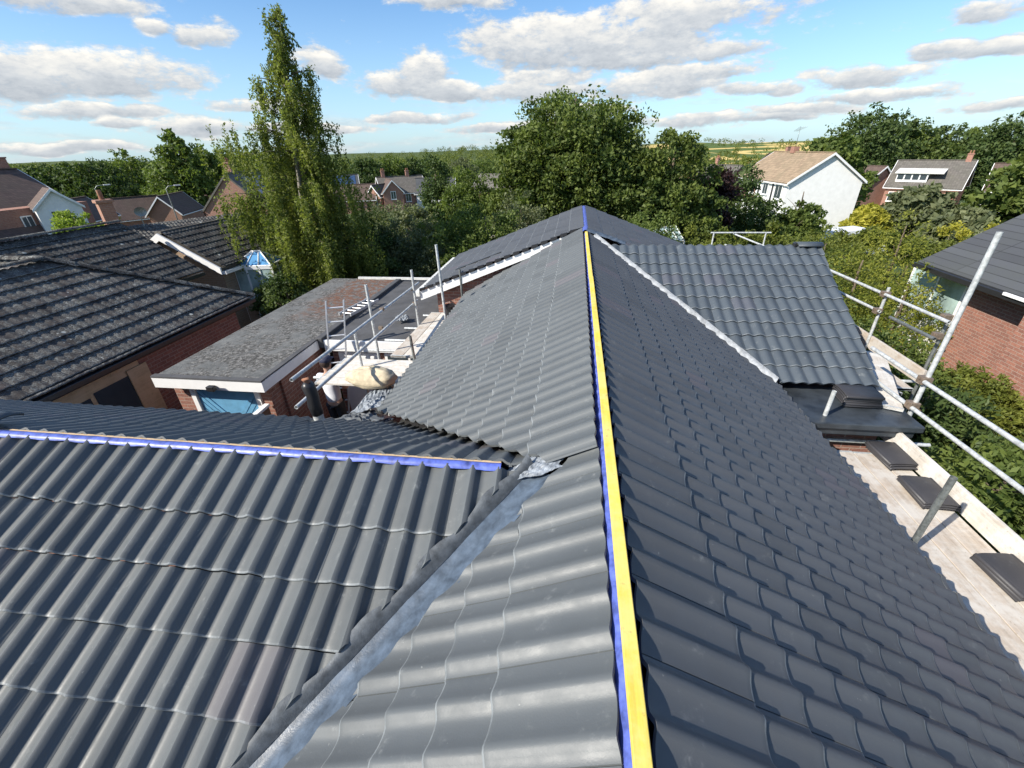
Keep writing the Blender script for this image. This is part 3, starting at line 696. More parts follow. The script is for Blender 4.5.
# wire hook on the first board
m = MB(); m.path([(2.93, 2.75, 3.36), (2.98, 2.78, 3.44), (3.06, 2.72, 3.46), (3.08, 2.58, 3.40), (3.05, 2.45, 3.36)], [.005]*5, 6)
tag(m.build('bent_wire', M['black']), 'bent dark wire lying on the pale board by the right eave', 'wire')
# ------------------------------------------------------------------ left scaffold
sl = empty('scaffold', (0, 0, 0), 0, 'grey tube scaffold with two sloping guard rails beside the left eave', 'scaffold')
pole(sl, (-3.45, 6.80, 1), (-3.43, 6.80, 4.63)); pole(sl, (-3.17, 8.3, 1.5), (-3.15, 8.25, 4.52)); pole(sl, (-2.48, 8.05, 3.28), (-2.52, 8.02, 5.05))
pole(sl, (-2.36, 9.03, 3.3), (-2.36, 8.98, 4.36), mt='steel_d'); pole(sl, (-3.48, 6.22, 1), (-3.50, 6.25, 4.0)); pole(sl, (-2.63, 6.52, 2.9), (-2.66, 6.50, 3.85), mt='steel_d')
pole(sl, (-3.22, 8.75, 4.12), (-3.20, 4.08, 4.27), 'guard_rail'); pole(sl, (-3.22, 8.55, 3.80), (-3.20, 4.02, 3.93), 'guard_rail')
for y, a, b in ((7.05, -3.75, -2.4), (7.55, -3.62, -2.5), (8.2, -3.45, -2.5), (9.0, -3.3, -2.4), (5.9, -4.2, -2.4)): pole(sl, (a, y, 3.30), (b, y, 3.30), 'transom')
for p in ((-3.22, 6.8, 4.2), (-3.2, 8.3, 4.12), (-3.2, 8.3, 3.82), (-3.3, 6.8, 3.86), (-2.49, 8.05, 3.42)): coupler(sl, p, .035)
gL = 'scaffold boards along the left eave'
for i, lb in enumerate(('outer long scaffold board of the left eave walkway', 'middle long scaffold board of the left eave walkway', 'inner long scaffold board against the left eave tiles')):
    board(-3.06+i*.235, 6.72, -3.00+i*.235, 9.05, 3.365, .225, lb, 'board' if i == 0 else 'board_w', group=gL)
for i, lb in enumerate(('nearest short board of the left platform behind the sack', 'second short board of the left platform, counting from the sack', 'third short board of the left platform, counting from the sack', 'farthest short board of the left platform, against the white fascia')):
    board(-4.05+.02*i, 5.78+i*.235, -2.45, 5.78+i*.235, 3.34, .225, lb, 'board_w', group='scaffold boards of the left platform')
# sack
def blob(name, mt, c, rx, ry, rz, amp, seed, parent=None, nu=28, nv=18):
    m = MB(); rs = random.Random(seed); ph = [rs.uniform(0, 6) for _ in range(6)]; vs = []
    for j in range(nv+1):
        th = math.pi*j/nv
        for i in range(nu):
            a = 2*math.pi*i/nu; k = 1+amp*(math.sin(3*a+ph[0]+2*th)+.6*math.sin(7*a+ph[1])*math.sin(5*th+ph[2])+.5*math.sin(11*th+ph[3]))
            x, y, z = math.sin(th)*math.cos(a), math.sin(th)*math.sin(a), math.cos(th)
            x = math.copysign(abs(x)**.8, x); y = math.copysign(abs(y)**.8, y)
            vs.append((c[0]+x*rx*k, c[1]+y*ry*k, c[2]+max(z*rz*k, -rz*.75)))
    m.add(vs, [(j*nu+i, (j+1)*nu+i, (j+1)*nu+(i+1) % nu, j*nu+(i+1) % nu) for j in range(nv) for i in range(nu)], True)
    return m.build(name, mt, parent)
sk = blob('rubble_sack', M['sack'], (-3.02, 5.62, 3.50), .40, .20, .16, .06, 4)
tag(sk, 'bulging beige sack lying on the scaffold boards by the left eave', 'sack')
hp = empty('waste_heap', (-3.2, 5.2, 3.0), 0, 'heap of crumpled grey lead and plastic offcuts below the beige sack', 'waste heap'); hp.location = (0, 0, 0)
for i in range(14):
    t = i/15; x = -3.35+rng.uniform(0, .8); y = 4.65+rng.uniform(0, .7)
    o = crumple('crumpled_sheet', [M['film'], M['lead'], M['white_old'], M['lead_d']][i % 4], (x, y, 2.75+.45*(x+3.75)+rng.uniform(-.1, .22)), rng.uniform(.16, .34), rng.uniform(.12, .24), .07, 20+i, hp, rng.uniform(0, 3), (rng.uniform(-.2, .6), rng.uniform(-.5, .3)), n=12)
bb = blob('debris_core', M['lead_d'], (-3.2, 5.15, 2.6), .65, .45, .42, .1, 9, hp)
# bucket, wood block, bag
m = MB(); m.tube((-2.62, 8.85, 3.37), (-2.62, 8.85, 3.60), .10, 20, .13, cap=False); m.tube((-2.62, 8.85, 3.39), (-2.62, 8.85, 3.60), .09, 20, .12, cap=True); m.tube((-2.62, 8.85, 3.58), (-2.62, 8.85, 3.605), .137, 20)
bk = m.build('bucket', M['black']); tag(bk, 'black builders bucket standing on the far end of the left walkway', 'bucket')
m = MB(); m.path([(-2.75, 8.85, 3.59), (-2.74, 8.80, 3.66), (-2.62, 8.76, 3.70), (-2.50, 8.80, 3.66), (-2.49, 8.85, 3.59)], [.004]*5, 6); m.build('handle', M['steel_d'], bk)
m = MB(); m.box((-2.40, 8.78, 3.40), (-2.18, 8.9, 3.49)); m.box((-2.36, 8.80, 3.491), (-2.25, 8.88, 3.56)); tag(m.build('timber_offcut', M['foam'], bevel=.006), 'yellow block offcuts beside the black bucket', 'offcut')
bg = crumple('plastic_bag', M['film'], (-3.66, 8.65, 3.33), .14, .12, .12, 77, None, .4, n=14); tag(bg, 'crumpled blue and white bag on the dark felt flat roof', 'bag')
# flue pipe behind left wing
m = MB(); m.tube((-2.66, 3.66, 1.0), (-2.68, 3.66, 4.20), .055, 20, cap=False); fp = m.build('flue_pipe', M['galv'])
tag(fp, 'grey flue pipe with black wrapped top rising behind the left wing eave', 'pipe')
m = MB(); m.path([(-2.675, 3.66, 4.10), (-2.69, 3.66, 4.22), (-2.68, 3.66, 4.34), (-2.70, 3.66, 4.45), (-2.68, 3.66, 4.49)], [.060, .068, .063, .069, .045], 16); m.build('wrapping', M['black'], fp)
m = MB(); m.path([(-2.68, 3.66, 4.48), (-2.72, 3.66, 4.52), (-2.66, 3.66, 4.55)], [.028, .032, .018], 8); m.build('tied_end', M['rust'], fp)
# ladders
def ladder(p, q, side, n, label, w=.34):
    p = Vector(p); q = Vector(q); sd = Vector(side).normalized()*w/2; root = empty('ladder', p, 0, label, 'ladder'); root.location = (0, 0, 0)
    for s_ in (-1, 1):
        m = MB(); a = p+sd*s_; b = q+sd*s_; d = (b-a).normalized(); nn = d.cross(sd).normalized()*.032; tt = sd.normalized()*.012
        m.hexa([a-nn-tt, a-nn+tt, a+nn+tt, a+nn-tt], [b-nn-tt, b-nn+tt, b+nn+tt, b+nn-tt]); m.build('stile', M['alu'], root)
    for i in range(n):
        c = p+(q-p)*((i+.5)/n); m = MB(); m.tube(c-sd, c+sd, .015, 10); m.build('rung', M['alu'], root)
    return root
ladder((-4.62, 6.75, 1.0), (-4.40, 7.38, 4.15), (1, .35, 0), 12, 'upright aluminium ladder leaning on the white fascia above the man', .32)
ladder((-5.05, 8.75, 3.37), (-4.85, 9.85, 3.37), (1, -.15, 0), 6, 'short white roof ladder lying flat on the edge of the felt roof', .30)
m = MB(); m.path([(-5.15, 7.6, 3.36), (-5.0, 8.0, 3.6), (-4.6, 8.1, 3.75)], [.012]*3, 6)
# ------------------------------------------------------------------ person (back view, at the ladder)
def skin_mesh(name, verts, edges, radii, mt, parent, root=0, sub=2):
    me = bpy.data.meshes.new(name); me.from_pydata(verts, edges, []); o = bpy.data.objects.new(name, me); col.objects.link(o)
    o.parent = parent; me.materials.append(mt)
    sk_ = o.modifiers.new('skin', 'SKIN'); sk_.use_smooth_shade = True
    for i, r_ in enumerate(radii):
        v = me.skin_vertices[0].data[i]; v.radius = r_ if isinstance(r_, tuple) else (r_, r_); v.use_root = (i == root)
    sb = o.modifiers.new('sub', 'SUBSURF'); sb.levels = sub; sb.render_levels = sub
    return o
def person(loc, rz):
    e = empty('person', loc, rz, 'person in white t-shirt, dark trousers and navy cap facing the ladder and wall', 'person')
    V = []; E_ = []; Rd = []
    def ch(pts, rad, st=None):
        prev = st
        for p, r_ in zip(pts, rad):
            V.append(p); Rd.append(r_); i = len(V)-1
            if prev is not None: E_.append((prev, i))
            prev = i
        return prev
    pel = ch([(0, 0, .95)], [(.12, .09)])
    ws = ch([(0, .01, 1.10), (0, .0, 1.28)], [(.11, .085), (.12, .09)], pel)
    nk = ch([(0, .0, 1.44), (0, .01, 1.52), (0, .02, 1.60), (0, .02, 1.70)], [(.075, .06), .052, .075, .085], ws)
    ch([(0, .02, 1.77)], [.06], nk)
    for s_ in (-1, 1):
        ar = ch([(s_*.165, 0, 1.40), (s_*.25, .06, 1.18), (s_*.20, .28, 1.22), (s_*.19, .36, 1.25)], [.050, .046, .032, .03], ws+1)
        for k, (dx, dl) in enumerate(((-.03, .075), (-.01, .085), (.01, .082), (.03, .065))):
            ch([(s_*.19+dx, .43, 1.27), (s_*.19+dx, .43+dl*.5, 1.275), (s_*.19+dx, .43+dl*.7, 1.25)], [.010, .009, .008], ar)
        ch([(s_*.19-s_*.045, .39, 1.27), (s_*.19-s_*.055, .42, 1.28)], [.011, .009], ar)
        ch([(s_*.09, 0, .88), (s_*.10, .02, .50), (s_*.10, -.02, .10), (s_*.10, .10, .04)], [.085, .058, .042, .04], pel)
    skin_mesh('body', V, E_, Rd, M['skin'], e)
    sv_, se, sr = [(0, 0, .86), (0, .01, 1.10), (0, 0, 1.28), (0, 0, 1.43), (-.18, 0, 1.41), (-.235, .04, 1.25), (.18, 0, 1.41), (.235, .04, 1.25)], [(0, 1), (1, 2), (2, 3), (3, 4), (4, 5), (3, 6), (6, 7)], [(.165, .125), (.158, .12), (.175, .13), (.12, .10), .078, .07, .078, .07]
    skin_mesh('shirt', sv_, se, sr, M['shirt'], e)
    skin_mesh('trousers', [(0, 0, .98), (-.095, 0, .82), (-.10, .02, .48), (-.10, -.02, .10), (.095, 0, .82), (.10, .02, .48), (.10, -.02, .10)], [(0, 1), (1, 2), (2, 3), (0, 4), (4, 5), (5, 6)], [(.15, .115), .10, .075, .065, .10, .075, .065], M['trousers'], e)
    for s_ in (-1, 1): blob('shoe', M['tyre'], (s_*.10, .05, .045), .055, .14, .055, .01, 3, e, 14, 8)
    blob('hair', M['hair'], (0, .005, 1.70), .092, .10, .10, .01, 3, e, 18, 12)
    cp = blob('cap', M['cap'], (0, .02, 1.755), .102, .112, .075, .008, 3, e, 20, 12)
    m = MB(); m.hexa([(-.07, .10, 1.735), (.07, .10, 1.735), (.05, .20, 1.72), (-.05, .20, 1.72)], [(-.07, .10, 1.745), (.07, .10, 1.745), (.05, .20, 1.73), (-.05, .20, 1.73)]); m.build('peak', M['cap'], cp, bevel=.004)
    for s_ in (-1, 1): blob('ear', M['skin'], (s_*.093, .01, 1.665), .012, .022, .03, .01, 1, e, 10, 8)
    blob('nose', M['skin'], (0, .115, 1.66), .014, .018, .02, 0, 1, e, 10, 8)
    for s_ in (-1, 1): blob('eye', M['glass'], (s_*.032, .098, 1.685), .011, .008, .009, 0, 1, e, 10, 8)
    m = MB(); m.tube((-.022, .103, 1.62), (.022, .103, 1.62), .005, 6); m.build('mouth', M['rust'], e)
    return e
pz = person((-4.28, 6.42, 1.62), R(-8))
m = MB(); m.box((-4.75, 6.1, 1.56), (-3.98, 6.68, 1.62))
for x in (-4.7, -4.08):
    for y in (6.14, 6.58): m.box((x, y, 1.0), (x+.05, y+.05, 1.56))
m.box((-4.7, 6.15, 1.25), (-4.03, 6.18, 1.30)); m.box((-4.7, 6.6, 1.25), (-4.03, 6.63, 1.30))
tag(m.build('hop_up', M['board']), 'low timber hop up step under the man in the white t-shirt', 'step')
# ------------------------------------------------------------------ neighbour garage
g = empty('garage', (-6, 8, 1), 0, 'flat roofed brick garage with blue boarded door and white fascia', 'garage'); g.location = (0, 0, 0)
m = MB(); m.box((-7.03, 5.72, 3.13), (-5.06, 12.0, 3.30)); m.build('roof', M['gravel'], g)
m = MB(); m.box((-7.06, 5.665, 3.10), (-5.0, 5.715, 3.287)); m.box((-5.055, 5.72, 3.10), (-5.005, 7.44, 3.285)); m.build('fascia', M['white'], g)
m = MB(); m.box((-7.06, 5.66, 3.288), (-5.0, 5.76, 3.318)); m.box((-5.10, 5.76, 3.302), (-5.0, 7.44, 3.32)); m.build('roof_edge', M['felt'], g)
m = MB(); m.box((-6.98, 5.9, 1), (-6.66, 6.2, 3.08)); m.box((-5.30, 5.9, 1), (-5.12, 6.2, 3.08)); m.box((-5.14, 6.2, 1), (-5.07, 7.6, 3.08)); m.box((-6.98, 6.2, 1), (-6.9, 11.9, 3.08)); m.box((-6.9, 11.8, 1), (-5.1, 11.9, 3.08)); m.build('wall', M['brick'], g)
m = MB(); m.box((-6.655, 5.87, 1), (-6.57, 5.97, 3.06)); m.box((-5.40, 5.87, 1), (-5.31, 5.97, 3.06)); m.box((-6.57, 5.87, 3.0), (-5.40, 5.97, 3.06)); m.build('door_frame', M['white'], g)
dr = MB(); dr.box((-6.57, 5.93, 1), (-5.40, 5.96, 3.0)); 
for sgn in (-1, 1):
    for k in range(26):
        z0 = .35+k*.14; x0 = -5.985+sgn*.01; x1 = -5.985+sgn*.575
        za, zb = 1.+z0-.0-.55, 1.+z0+.15
        if zb > 2.98 or za < 1.02: continue
        dr.hexa([(x0, 5.912, za), (x1, 5.912, zb), (x1, 5.93, zb), (x0, 5.93, za)], [(x0, 5.912, za+.115), (x1, 5.912, zb+.115 if zb+.115 < 3 else 3.), (x1, 5.93, min(3., zb+.115)), (x0, 5.93, za+.115)])
dr.build('door', M['bluepaint'], g)
m = MB(); m.box((-6.0, 5.58, 3.12), (-5.86, 5.66, 3.2)); m.box((-5.92, 5.52, 3.15), (-5.80, 5.6, 3.24)); m.build('floodlight', M['black'], g, bevel=.01)
m = MB(); m.box((-6.2, 11.9, 3.31), (-3.9, 11.96, 3.37)); m.build('upstand', M['white_old'], g)
m = MB()
for i in range(9): m.box((-5.20, 3.6+i*.25, 1), (-5.17, 3.6+i*.25+.24, 2.72+.0*i))
fn = m.build('fence', M['fence']); tag(fn, 'low brown timber fence panel beside the blue garage door', 'fence')
m = MB(); m.box((-5.23, 3.58, 2.722), (-5.14, 5.84, 2.77)); m.build('capping', M['white'], fn)
# ------------------------------------------------------------------ bungalow A (weathered roof, hipped)
A = empty('bungalow', (0, 0, 0), 0, 'brick bungalow with big lichen covered tiled hip roof left of the garage', 'house')
ax_, ay_, kA, TA = -8.05, 9.8, 2.38, .60; az_ = 3.4
apx = (ax_-kA, ay_-kA, az_+TA*kA)
n1 = Vector((-1, 1, 0))
tile_slope('roof_slope', M['tile_old'], (apx[0], -2.2, apx[2]), (0, 1, 0), (1, 0, -TA), 12.0, kA*math.hypot(1, TA), .27, .27,
   clips=[((apx[0], apx[1], 0), (1, -1, 0))], parent=A, seed=21, wave=.15, amp=.008, th=.030, thick=0)
tile_slope('roof_slope', M['tile_old'], (-16, apx[1], apx[2]), (1, 0, 0), (0, 1, -TA), 8.4, kA*math.hypot(1, TA), .27, .27,
   clips=[((apx[0], apx[1], 0), (-1, 1, 0))], parent=A, seed=22, wave=.15, amp=.022, th=.03, thick=0)
tile_slope('roof_slope', M['tile_old'], (-16, apx[1], apx[2]), (1, 0, 0), (0, -1, -TA), 5.9, kA*math.hypot(1, TA), .27, .27,
   clips=[((apx[0], apx[1], 0), (-1, 1, 0))], parent=A, seed=23, wave=.15, amp=.022, th=.03, thick=0)
tile_slope('roof_slope', M['tile_old'], (apx[0], -2.2, apx[2]), (0, 1, 0), (-1, 0, -TA), 9.6, kA*math.hypot(1, TA), .27, .27,
   clips=[((apx[0], apx[1], 0), (1, -1, 0))], parent=A, seed=24, wave=.15, amp=.022, th=.03, thick=0)
def caps(name, p, q, parent, mt='tile_old', r=.085, ln=.42):
    m = MB(); p = Vector(p); q = Vector(q); d = (q-p); n = max(1, int(d.length/ln)); sd = d.normalized().cross(Vector((0, 0, 1))).normalized(); upv = sd.cross(d.normalized())
    for i in range(n):
        a = p+d*(i/n); b = p+d*((i+1)/n); vs = []
        for c, rr in ((a, r), (b, r*.88)):
            for k in range(7):
                t = math.pi*(.05+.9*k/6); vs.append(c+sd*math.cos(t)*rr*1.15+upv*(math.sin(t)*rr*.8-.01))
        m.add(vs, [(k, k+1, 7+k+1, 7+k) for k in range(6)], True); m.add(vs, [(0, 1, 2, 3, 4, 5, 6)]); m.add(vs, [(13, 12, 11, 10, 9, 8, 7)])
    return m.build(name, M[mt], parent)
caps('ridge_cap', (ax_+.02, ay_+.02, az_+.04), (apx[0], apx[1], apx[2]+.05), A)
caps('ridge_cap', apx and (apx[0], apx[1], apx[2]+.05), (-16, apx[1], apx[2]+.05), A)
caps('ridge_cap', (apx[0], apx[1], apx[2]+.05), (apx[0], -2.2, apx[2]+.05), A)
m = MB(); wx = ax_-.35
m.box((wx-4.0, -2, 1), (wx, ay_-.35, 3.30)); m.box((-16, 5.4, 1), (wx-4.0, ay_-.35, 3.30)); m.build('wall', M['brick'], A)
m = MB(); m.box((ax_-.10, -2.2, 3.28), (ax_+.05, ay_, 3.37)); m.box((-16, ay_-.05, 3.28), (ax_-.1, ay_+.05, 3.37)); m.box((ax_-.36, -2, 3.20), (ax_-.1, ay_-.1, 3.285)); m.build('gutter', M['black'], A, bevel=.01)
wn = MB(); wn.box((wx+.004, 3.0, 1.9), (wx+.05, 6.60, 3.17)); wo = wn.build('window', M['ply'], A); tag(wo, 'long side window partly boarded with plywood')
m = MB(); m.box((wx+.052, 5.62, 2.0), (wx+.058, 6.38, 2.93)); m.box((wx+.052, 4.80, 2.0), (wx+.058, 5.54, 2.88)); m.build('pane', M['glass'], wo)
m = MB(); m.box((wx+.06, 6.30, 1.95), (wx+.08, 6.72, 3.03)); m.box((wx+.06, 4.9, 1.9), (wx+.08, 5.35, 2.72)); m.build('boarding', M['ply'], wo)
# rubble bin beneath
# ------------------------------------------------------------------ bungalow A2 behind it
A2 = empty('bungalow', (0, 0, 0), 0, 'bungalow with very dark mottled hip roof just behind the lichen covered roof', 'house')
bx, by, kB, TB = -11.6, 12.35, 2.27, .635
ap2 = (bx-kB, by, 3.4+TB*kB)
tile_slope('roof_slope', M['tile_old2'], (ap2[0], 0, ap2[2]), (0, 1, 0), (1, 0, -TB), by, kB*math.hypot(1, TB), .27, .27, parent=A2, seed=31, wave=.15, amp=.008, th=.026, thick=0, clips=[((0, by, 0), (0, -1, 0))])
tile_slope('roof_slope', M['tile_old2'], (ap2[0], 0, ap2[2]), (0, 1, 0), (-1, 0, -TB), by, kB*math.hypot(1, TB), .27, .27, parent=A2, seed=33, wave=.15, amp=.022, th=.025, thick=0, clips=[((0, by, 0), (0, -1, 0))])
caps('ridge_cap', (ap2[0], by, ap2[2]+.04), (ap2[0], 0, ap2[2]+.04), A2, 'tile_old')
m = MB(); y0_, y1_ = 0, by-.2
a = [(bx-.35, 1), (bx-2*kB+.35, 1), (bx-2*kB+.35, 3.45), (ap2[0], ap2[2]-.1), (bx-.35, 3.45)]
m.add([(p[0], y0_, p[1]) for p in a]+[(p[0], y1_, p[1]) for p in a], [(0,1,2,3,4), (9,8,7,6,5), (0,5,6,1), (1,6,7,2), (2,7,8,3), (3,8,9,4), (4,9,5,0)]); m.build('wall', M['brick_y'], A2)
m = MB(); m.box((bx-.05, 0, 3.26), (bx+.06, by-.02, 3.36)); m.build('gutter', M['black'], A2)
# ------------------------------------------------------------------ generic houses
def gable_prism(m, L_, W_, eh, rh, x0=None, y0=0):
    x0 = -L_/2 if x0 is None else x0; x1 = x0+L_
    a = [(x0, y0-W_/2, -2.5), (x0, y0+W_/2, -2.5), (x0, y0+W_/2, eh), (x0, y0, rh), (x0, y0-W_/2, eh)]; b = [(x1, p[1], p[2]) for p in a]
    m.add(a+b, [(0,4,3,2,1), (5,6,7,8,9), (0,1,6,5), (1,2,7,6), (2,3,8,7), (3,4,9,8), (4,0,5,9)])
def gable_roof(m, L_, W_, eh, rh, ov=.3, th=.14, x0=None, y0=0, dz=.08):
    x0 = -L_/2 if x0 is None else x0; x1 = x0+L_; t = (rh-eh)/(W_/2); ye = W_/2+ov; ze = rh-t*ye+dz; zr = rh+dz
    m.slab([(x0-ov, y0-ye, ze), (x1+ov, y0-ye, ze), (x1+ov, y0, zr), (x0-ov, y0, zr)], th)
    m.slab([(x1+ov, y0+ye, ze), (x0-ov, y0+ye, ze), (x0-ov, y0, zr), (x1+ov, y0, zr)], th)
def barge(m, xx, W_, eh, rh, ov=.3, y0=0, dz=.08, w=.2):
    t = (rh-eh)/(W_/2); ye = W_/2+ov; ze = rh-t*ye+dz; zr = rh+dz
    for s_ in (-1, 1):
        q = [(xx, y0+s_*ye, ze-w), (xx, y0, zr-w), (xx, y0, zr+.02), (xx, y0+s_*ye, ze+.02)]
        m.hexa([(xx-.03, q[0][1], q[0][2]), (xx+.03, q[0][1], q[0][2]), (xx+.03, q[1][1], q[1][2]), (xx-.03, q[1][1], q[1][2])],
               [(xx-.03, q[3][1], q[3][2]), (xx+.03, q[3][1], q[3][2]), (xx+.03, q[2][1], q[2][2]), (xx-.03, q[2][1], q[2][2])])
def win(parent, face, u, z, w, h, HW, HL, mt='white', n=2, off=0):
    # face 'S': local y=-HW, 'N': y=+HW, 'E': x=+HL, 'W': x=-HL
    def P(a, d, b):
        return {'S': (a, -HW-d, b), 'N': (-a, HW+d, b), 'E': (HL+d, a, b), 'W': (-HL-d, -a, b)}[face]
    def bx_(m, a0, a1, d0, d1, b0, b1):
        p = P(a0, d0, b0); q = P(a1, d1, b1)
        m.box(tuple(min(i, j) for i, j in zip(p, q)), tuple(max(i, j) for i, j in zip(p, q)))
    m = MB(); bx_(m, u-w/2, u+w/2, .003, .06, z, z+h); bx_(m, u-w/2-.06, u+w/2+.06, .003, .11, z-.08, z-.003); f = m.build('window', M[mt], parent)
    m = MB(); pw = (w-.08)/n
    for i in range(n): bx_(m, u-w/2+.04+i*pw+.035, u-w/2+.04+(i+1)*pw-.035, .062, .07, z+.08, z+h-.08)
    m.build('pane', M['glass'], f); return f
def chim(parent, x, y, z0, z1, w=.6, d=.45, pots=2, mt='brick_f'):
    m = MB(); m.box((x-w/2, y-d/2, z0), (x+w/2, y+d/2, z1)); m.box((x-w/2-.06, y-d/2-.06, z1), (x+w/2+.06, y+d/2+.06, z1+.12)); c = m.build('chimney', M[mt], parent)
    for i in range(pots):
        m = MB(); px_ = x+(i-(pots-1)/2)*.3; m.tube((px_, y, z1+.12), (px_, y, z1+.5), .10, 10, .085); m.build('chimney_pot', M['rust'], c)
    return c
def hs(x, y, yaw, L_, W_, eh, rh, wall, roof, label, z=None, ov=.3, bz=True, name='house', cat='house'):
    z = gz(x, y) if z is None else z
    e = empty(name, (x, y, z), yaw, label, cat)
    m = MB(); gable_prism(m, L_, W_, eh, rh-.06); m.build('wall', M[wall], e)
    m = MB(); gable_roof(m, L_, W_, eh, rh, ov); r_ = m.build('roof', M[roof], e)
    m = MB(); m.box((-L_/2-ov, -.12, rh+.07), (L_/2+ov, .12, rh+.16)); m.build('ridge', M[roof], r_)
    if bz:
        m = MB(); barge(m, L_/2+ov+.04, W_, eh, rh, ov); barge(m, -L_/2-ov-.04, W_, eh, rh, ov); m.build('barge_board', M['white'], e)
    m = MB()
    for s_ in (-1, 1):
        t = (rh-eh)/(W_/2); ze = rh-t*(W_/2+ov)
        m.box((-L_/2-ov, s_*(W_/2+ov+.06)-.06, ze-.12), (L_/2+ov, s_*(W_/2+ov+.06)+.06, ze-.02))
    m.build('gutter', M['white'] if bz else M['black'], e)
    return e
# H7 white gabled house: ridge along its local X; local +X gable looks to the camera side
h7 = hs(25.38, 59.77, R(-84.8), 12.1, 7.56, 4.96, 7.52, 'render', 'rf_tan', 'white gabled two storey house with tan tiled roof right of the big round tree', z=-2.23, ov=.25)
m = MB(); m.box((-5.6, -3.84, 2.6), (-.9, -3.785, 4.9)); m.build('brick_panel', M['brick_f'], h7)
for u, z_, w_, h_ in ((-4.6, 3.3, 1.3, 1.2), (-2.6, 3.2, .9, 1.3), (-1.5, 3.2, .8, 1.3), (1.6, 3.4, 1.2, 1.2), (4.6, 3.2, 1.5, 1.4)): win(h7, 'S', u, z_, w_, h_, 3.85, 6.05)
for u, z_, w_, h_ in ((-4.4, .8, 1.4, 1.1), (-2.4, .1, .9, 2.1), (-1.2, .1, .9, 2.1), (2.2, .2, 1.5, 2.0), (4.6, .8, 1.4, 1.2)): win(h7, 'S', u, z_, w_, h_, 3.79, 6.05)
m = MB(); m.tube((.0, -3.9, .1), (.0, -3.9, 4.9), .08, 8); m.tube((3.2, -3.9, .1), (3.2, -3.9, 4.9), .08, 8); m.build('downpipe', M['black'], h7)
m = MB(); m.box((-2.0, -.3, 7.5), (-1.2, .3, 8.15)); m.build('chimney', M['brick_f'], h7)
m = MB(); m.path([(-1.6, 0, 8.1), (-1.6, 0, 10.2)], [.03, .02], 6); 
for i in range(5): m.tube((-1.6-.5+i*.05, -.4+i*.08, 9.7+.0*i), (-1.6+.6, -.4+i*.22, 10.1), .012, 4)
m.build('aerial', M['steel_d'], h7)
# H6 brown house to its left
h6 = hs(25.0, 85.7, R(-65.3), 7, 5.4, 3.8, 5.9, 'brick_f', 'rf_grey', 'red brick house with grey brown roof left of the white gabled house', z=-2.8, bz=False)
win(h6, 'S', -2, 2.0, 1.0, 1.0, 2.7, 3.5); win(h6, 'S', 1, 2.0, 1.0, 1.0, 2.7, 3.5); chim(h6, -2.2, 0, 5.6, 6.9)
m = MB(); gable_prism(m, 3.0, 3.4, 4.4, 6.5); w_ = m.build('gable_wing', M['brick_f'], h6); w_.location = (-2.0, -3.4, -.9); w_.rotation_euler = (0, 0, R(90))
m = MB(); gable_roof(m, 3.0, 3.4, 4.4, 6.5, .25); m.build('wing_roof', M['rf_grey'], w_)
# H8 right: dark roof with dormer, H9, H10
h8 = hs(51.0, 77.0, R(-40), 8.0, 7.4, 3.0, 6.1, 'brick_f', 'rf_grey', 'low grey roofed house with white dormer window under the right hand woods', z=-2.6)
m = MB(); m.box((-3.3, -3.3, 3.5), (.2, -1.0, 4.7)); dm = m.build('dormer', M['white'], h8)
m = MB(); m.slab([(-3.6, -3.6, 4.71), (1.8, -3.6, 4.71), (1.8, -.6, 5.3), (-3.6, -.6, 5.3)], .12); m.build('dormer_roof', M['white_old'], dm)
m = MB()
for i in range(4): m.box((-3.2+i*.85, -3.33, 3.8), (-3.2+i*.85+.7, -3.305, 4.5))
m.build('pane', M['glass'], dm)
for u in (-2.8, -.8, 2.0): win(h8, 'S', u, .9, 1.4, 1.3, 3.7, 4.75)
chim(h8, 3.4, 0, 5.8, 6.9)
h8b = hs(59.0, 72.0, R(-38), 6, 7, 2.8, 5.7, 'render', 'rf_brown', 'brown roofed extension house right of the dormer house', z=-2.6); win(h8b, 'S', 0, .9, 1.4, 1.3, 3.5, 3)
h9 = hs(53.5, 60.5, R(-47), 8, 7, 4.57, 6.2, 'render', 'rf_tan', 'white house with orange tan roof at the far right under the trees', z=-2.2)
for u in (-2, 2): win(h9, 'S', u, 3.0, 1.2, 1.2, 3.5, 4); win(h9, 'S', u, .8, 1.2, 1.2, 3.5, 4)
h10 = hs(44.0, 82.0, R(-70), 8, 7, 3.2, 6.0, 'brick_f', 'rf_brown', 'red brown roofed house half hidden left of the dormer house', z=-3.2); win(h10, 'S', 0, 2, 1.2, 1.2, 3.5, 4)
h11 = hs(60.0, 150.0, R(20), 12, 9, 4.6, 7.4, 'brick_f', 'rf_brown', 'distant brown house on the skyline behind the white gabled house', z=-4.0, bz=False); chim(h11, 0, 0, 7.2, 8.8, 1.4, .8)
# H1 left: big brown roof with white gable wing
h1 = hs(-54.5, 31.3, R(90), 18, 8.6, 5.2, 8.0, 'brick_f', 'rf_brown', 'large brown roofed brick house with white gabled wing at the far left', z=-2.2)
chim(h1, 8.2, .3, 7.4, 9.0, 1.3, .6, 2)
m = MB(); gable_prism(m, 3.6, 3.1, 4.8, 6.2); w1 = m.build('gable_wing', M['render'], h1); w1.location = (5.5, -7.2, .3); w1.rotation_euler = (0, 0, R(238))
m = MB(); gable_roof(m, 3.6, 3.1, 4.8, 6.2, .2); m.build('wing_roof', M['rf_brown'], w1)
m = MB(); barge(m, 1.8+.25, 3.1, 4.8, 6.2, .2); m.build('barge_board', M['white'], w1)
win(w1, 'E', 0, 3.4, 1.4, 1.1, 1.55, 1.8, n=3)
m = MB(); m.box((-9, -6.6, -2), (9, -4.3, 5.1)); m.build('front_wall', M['brick_f'], h1)
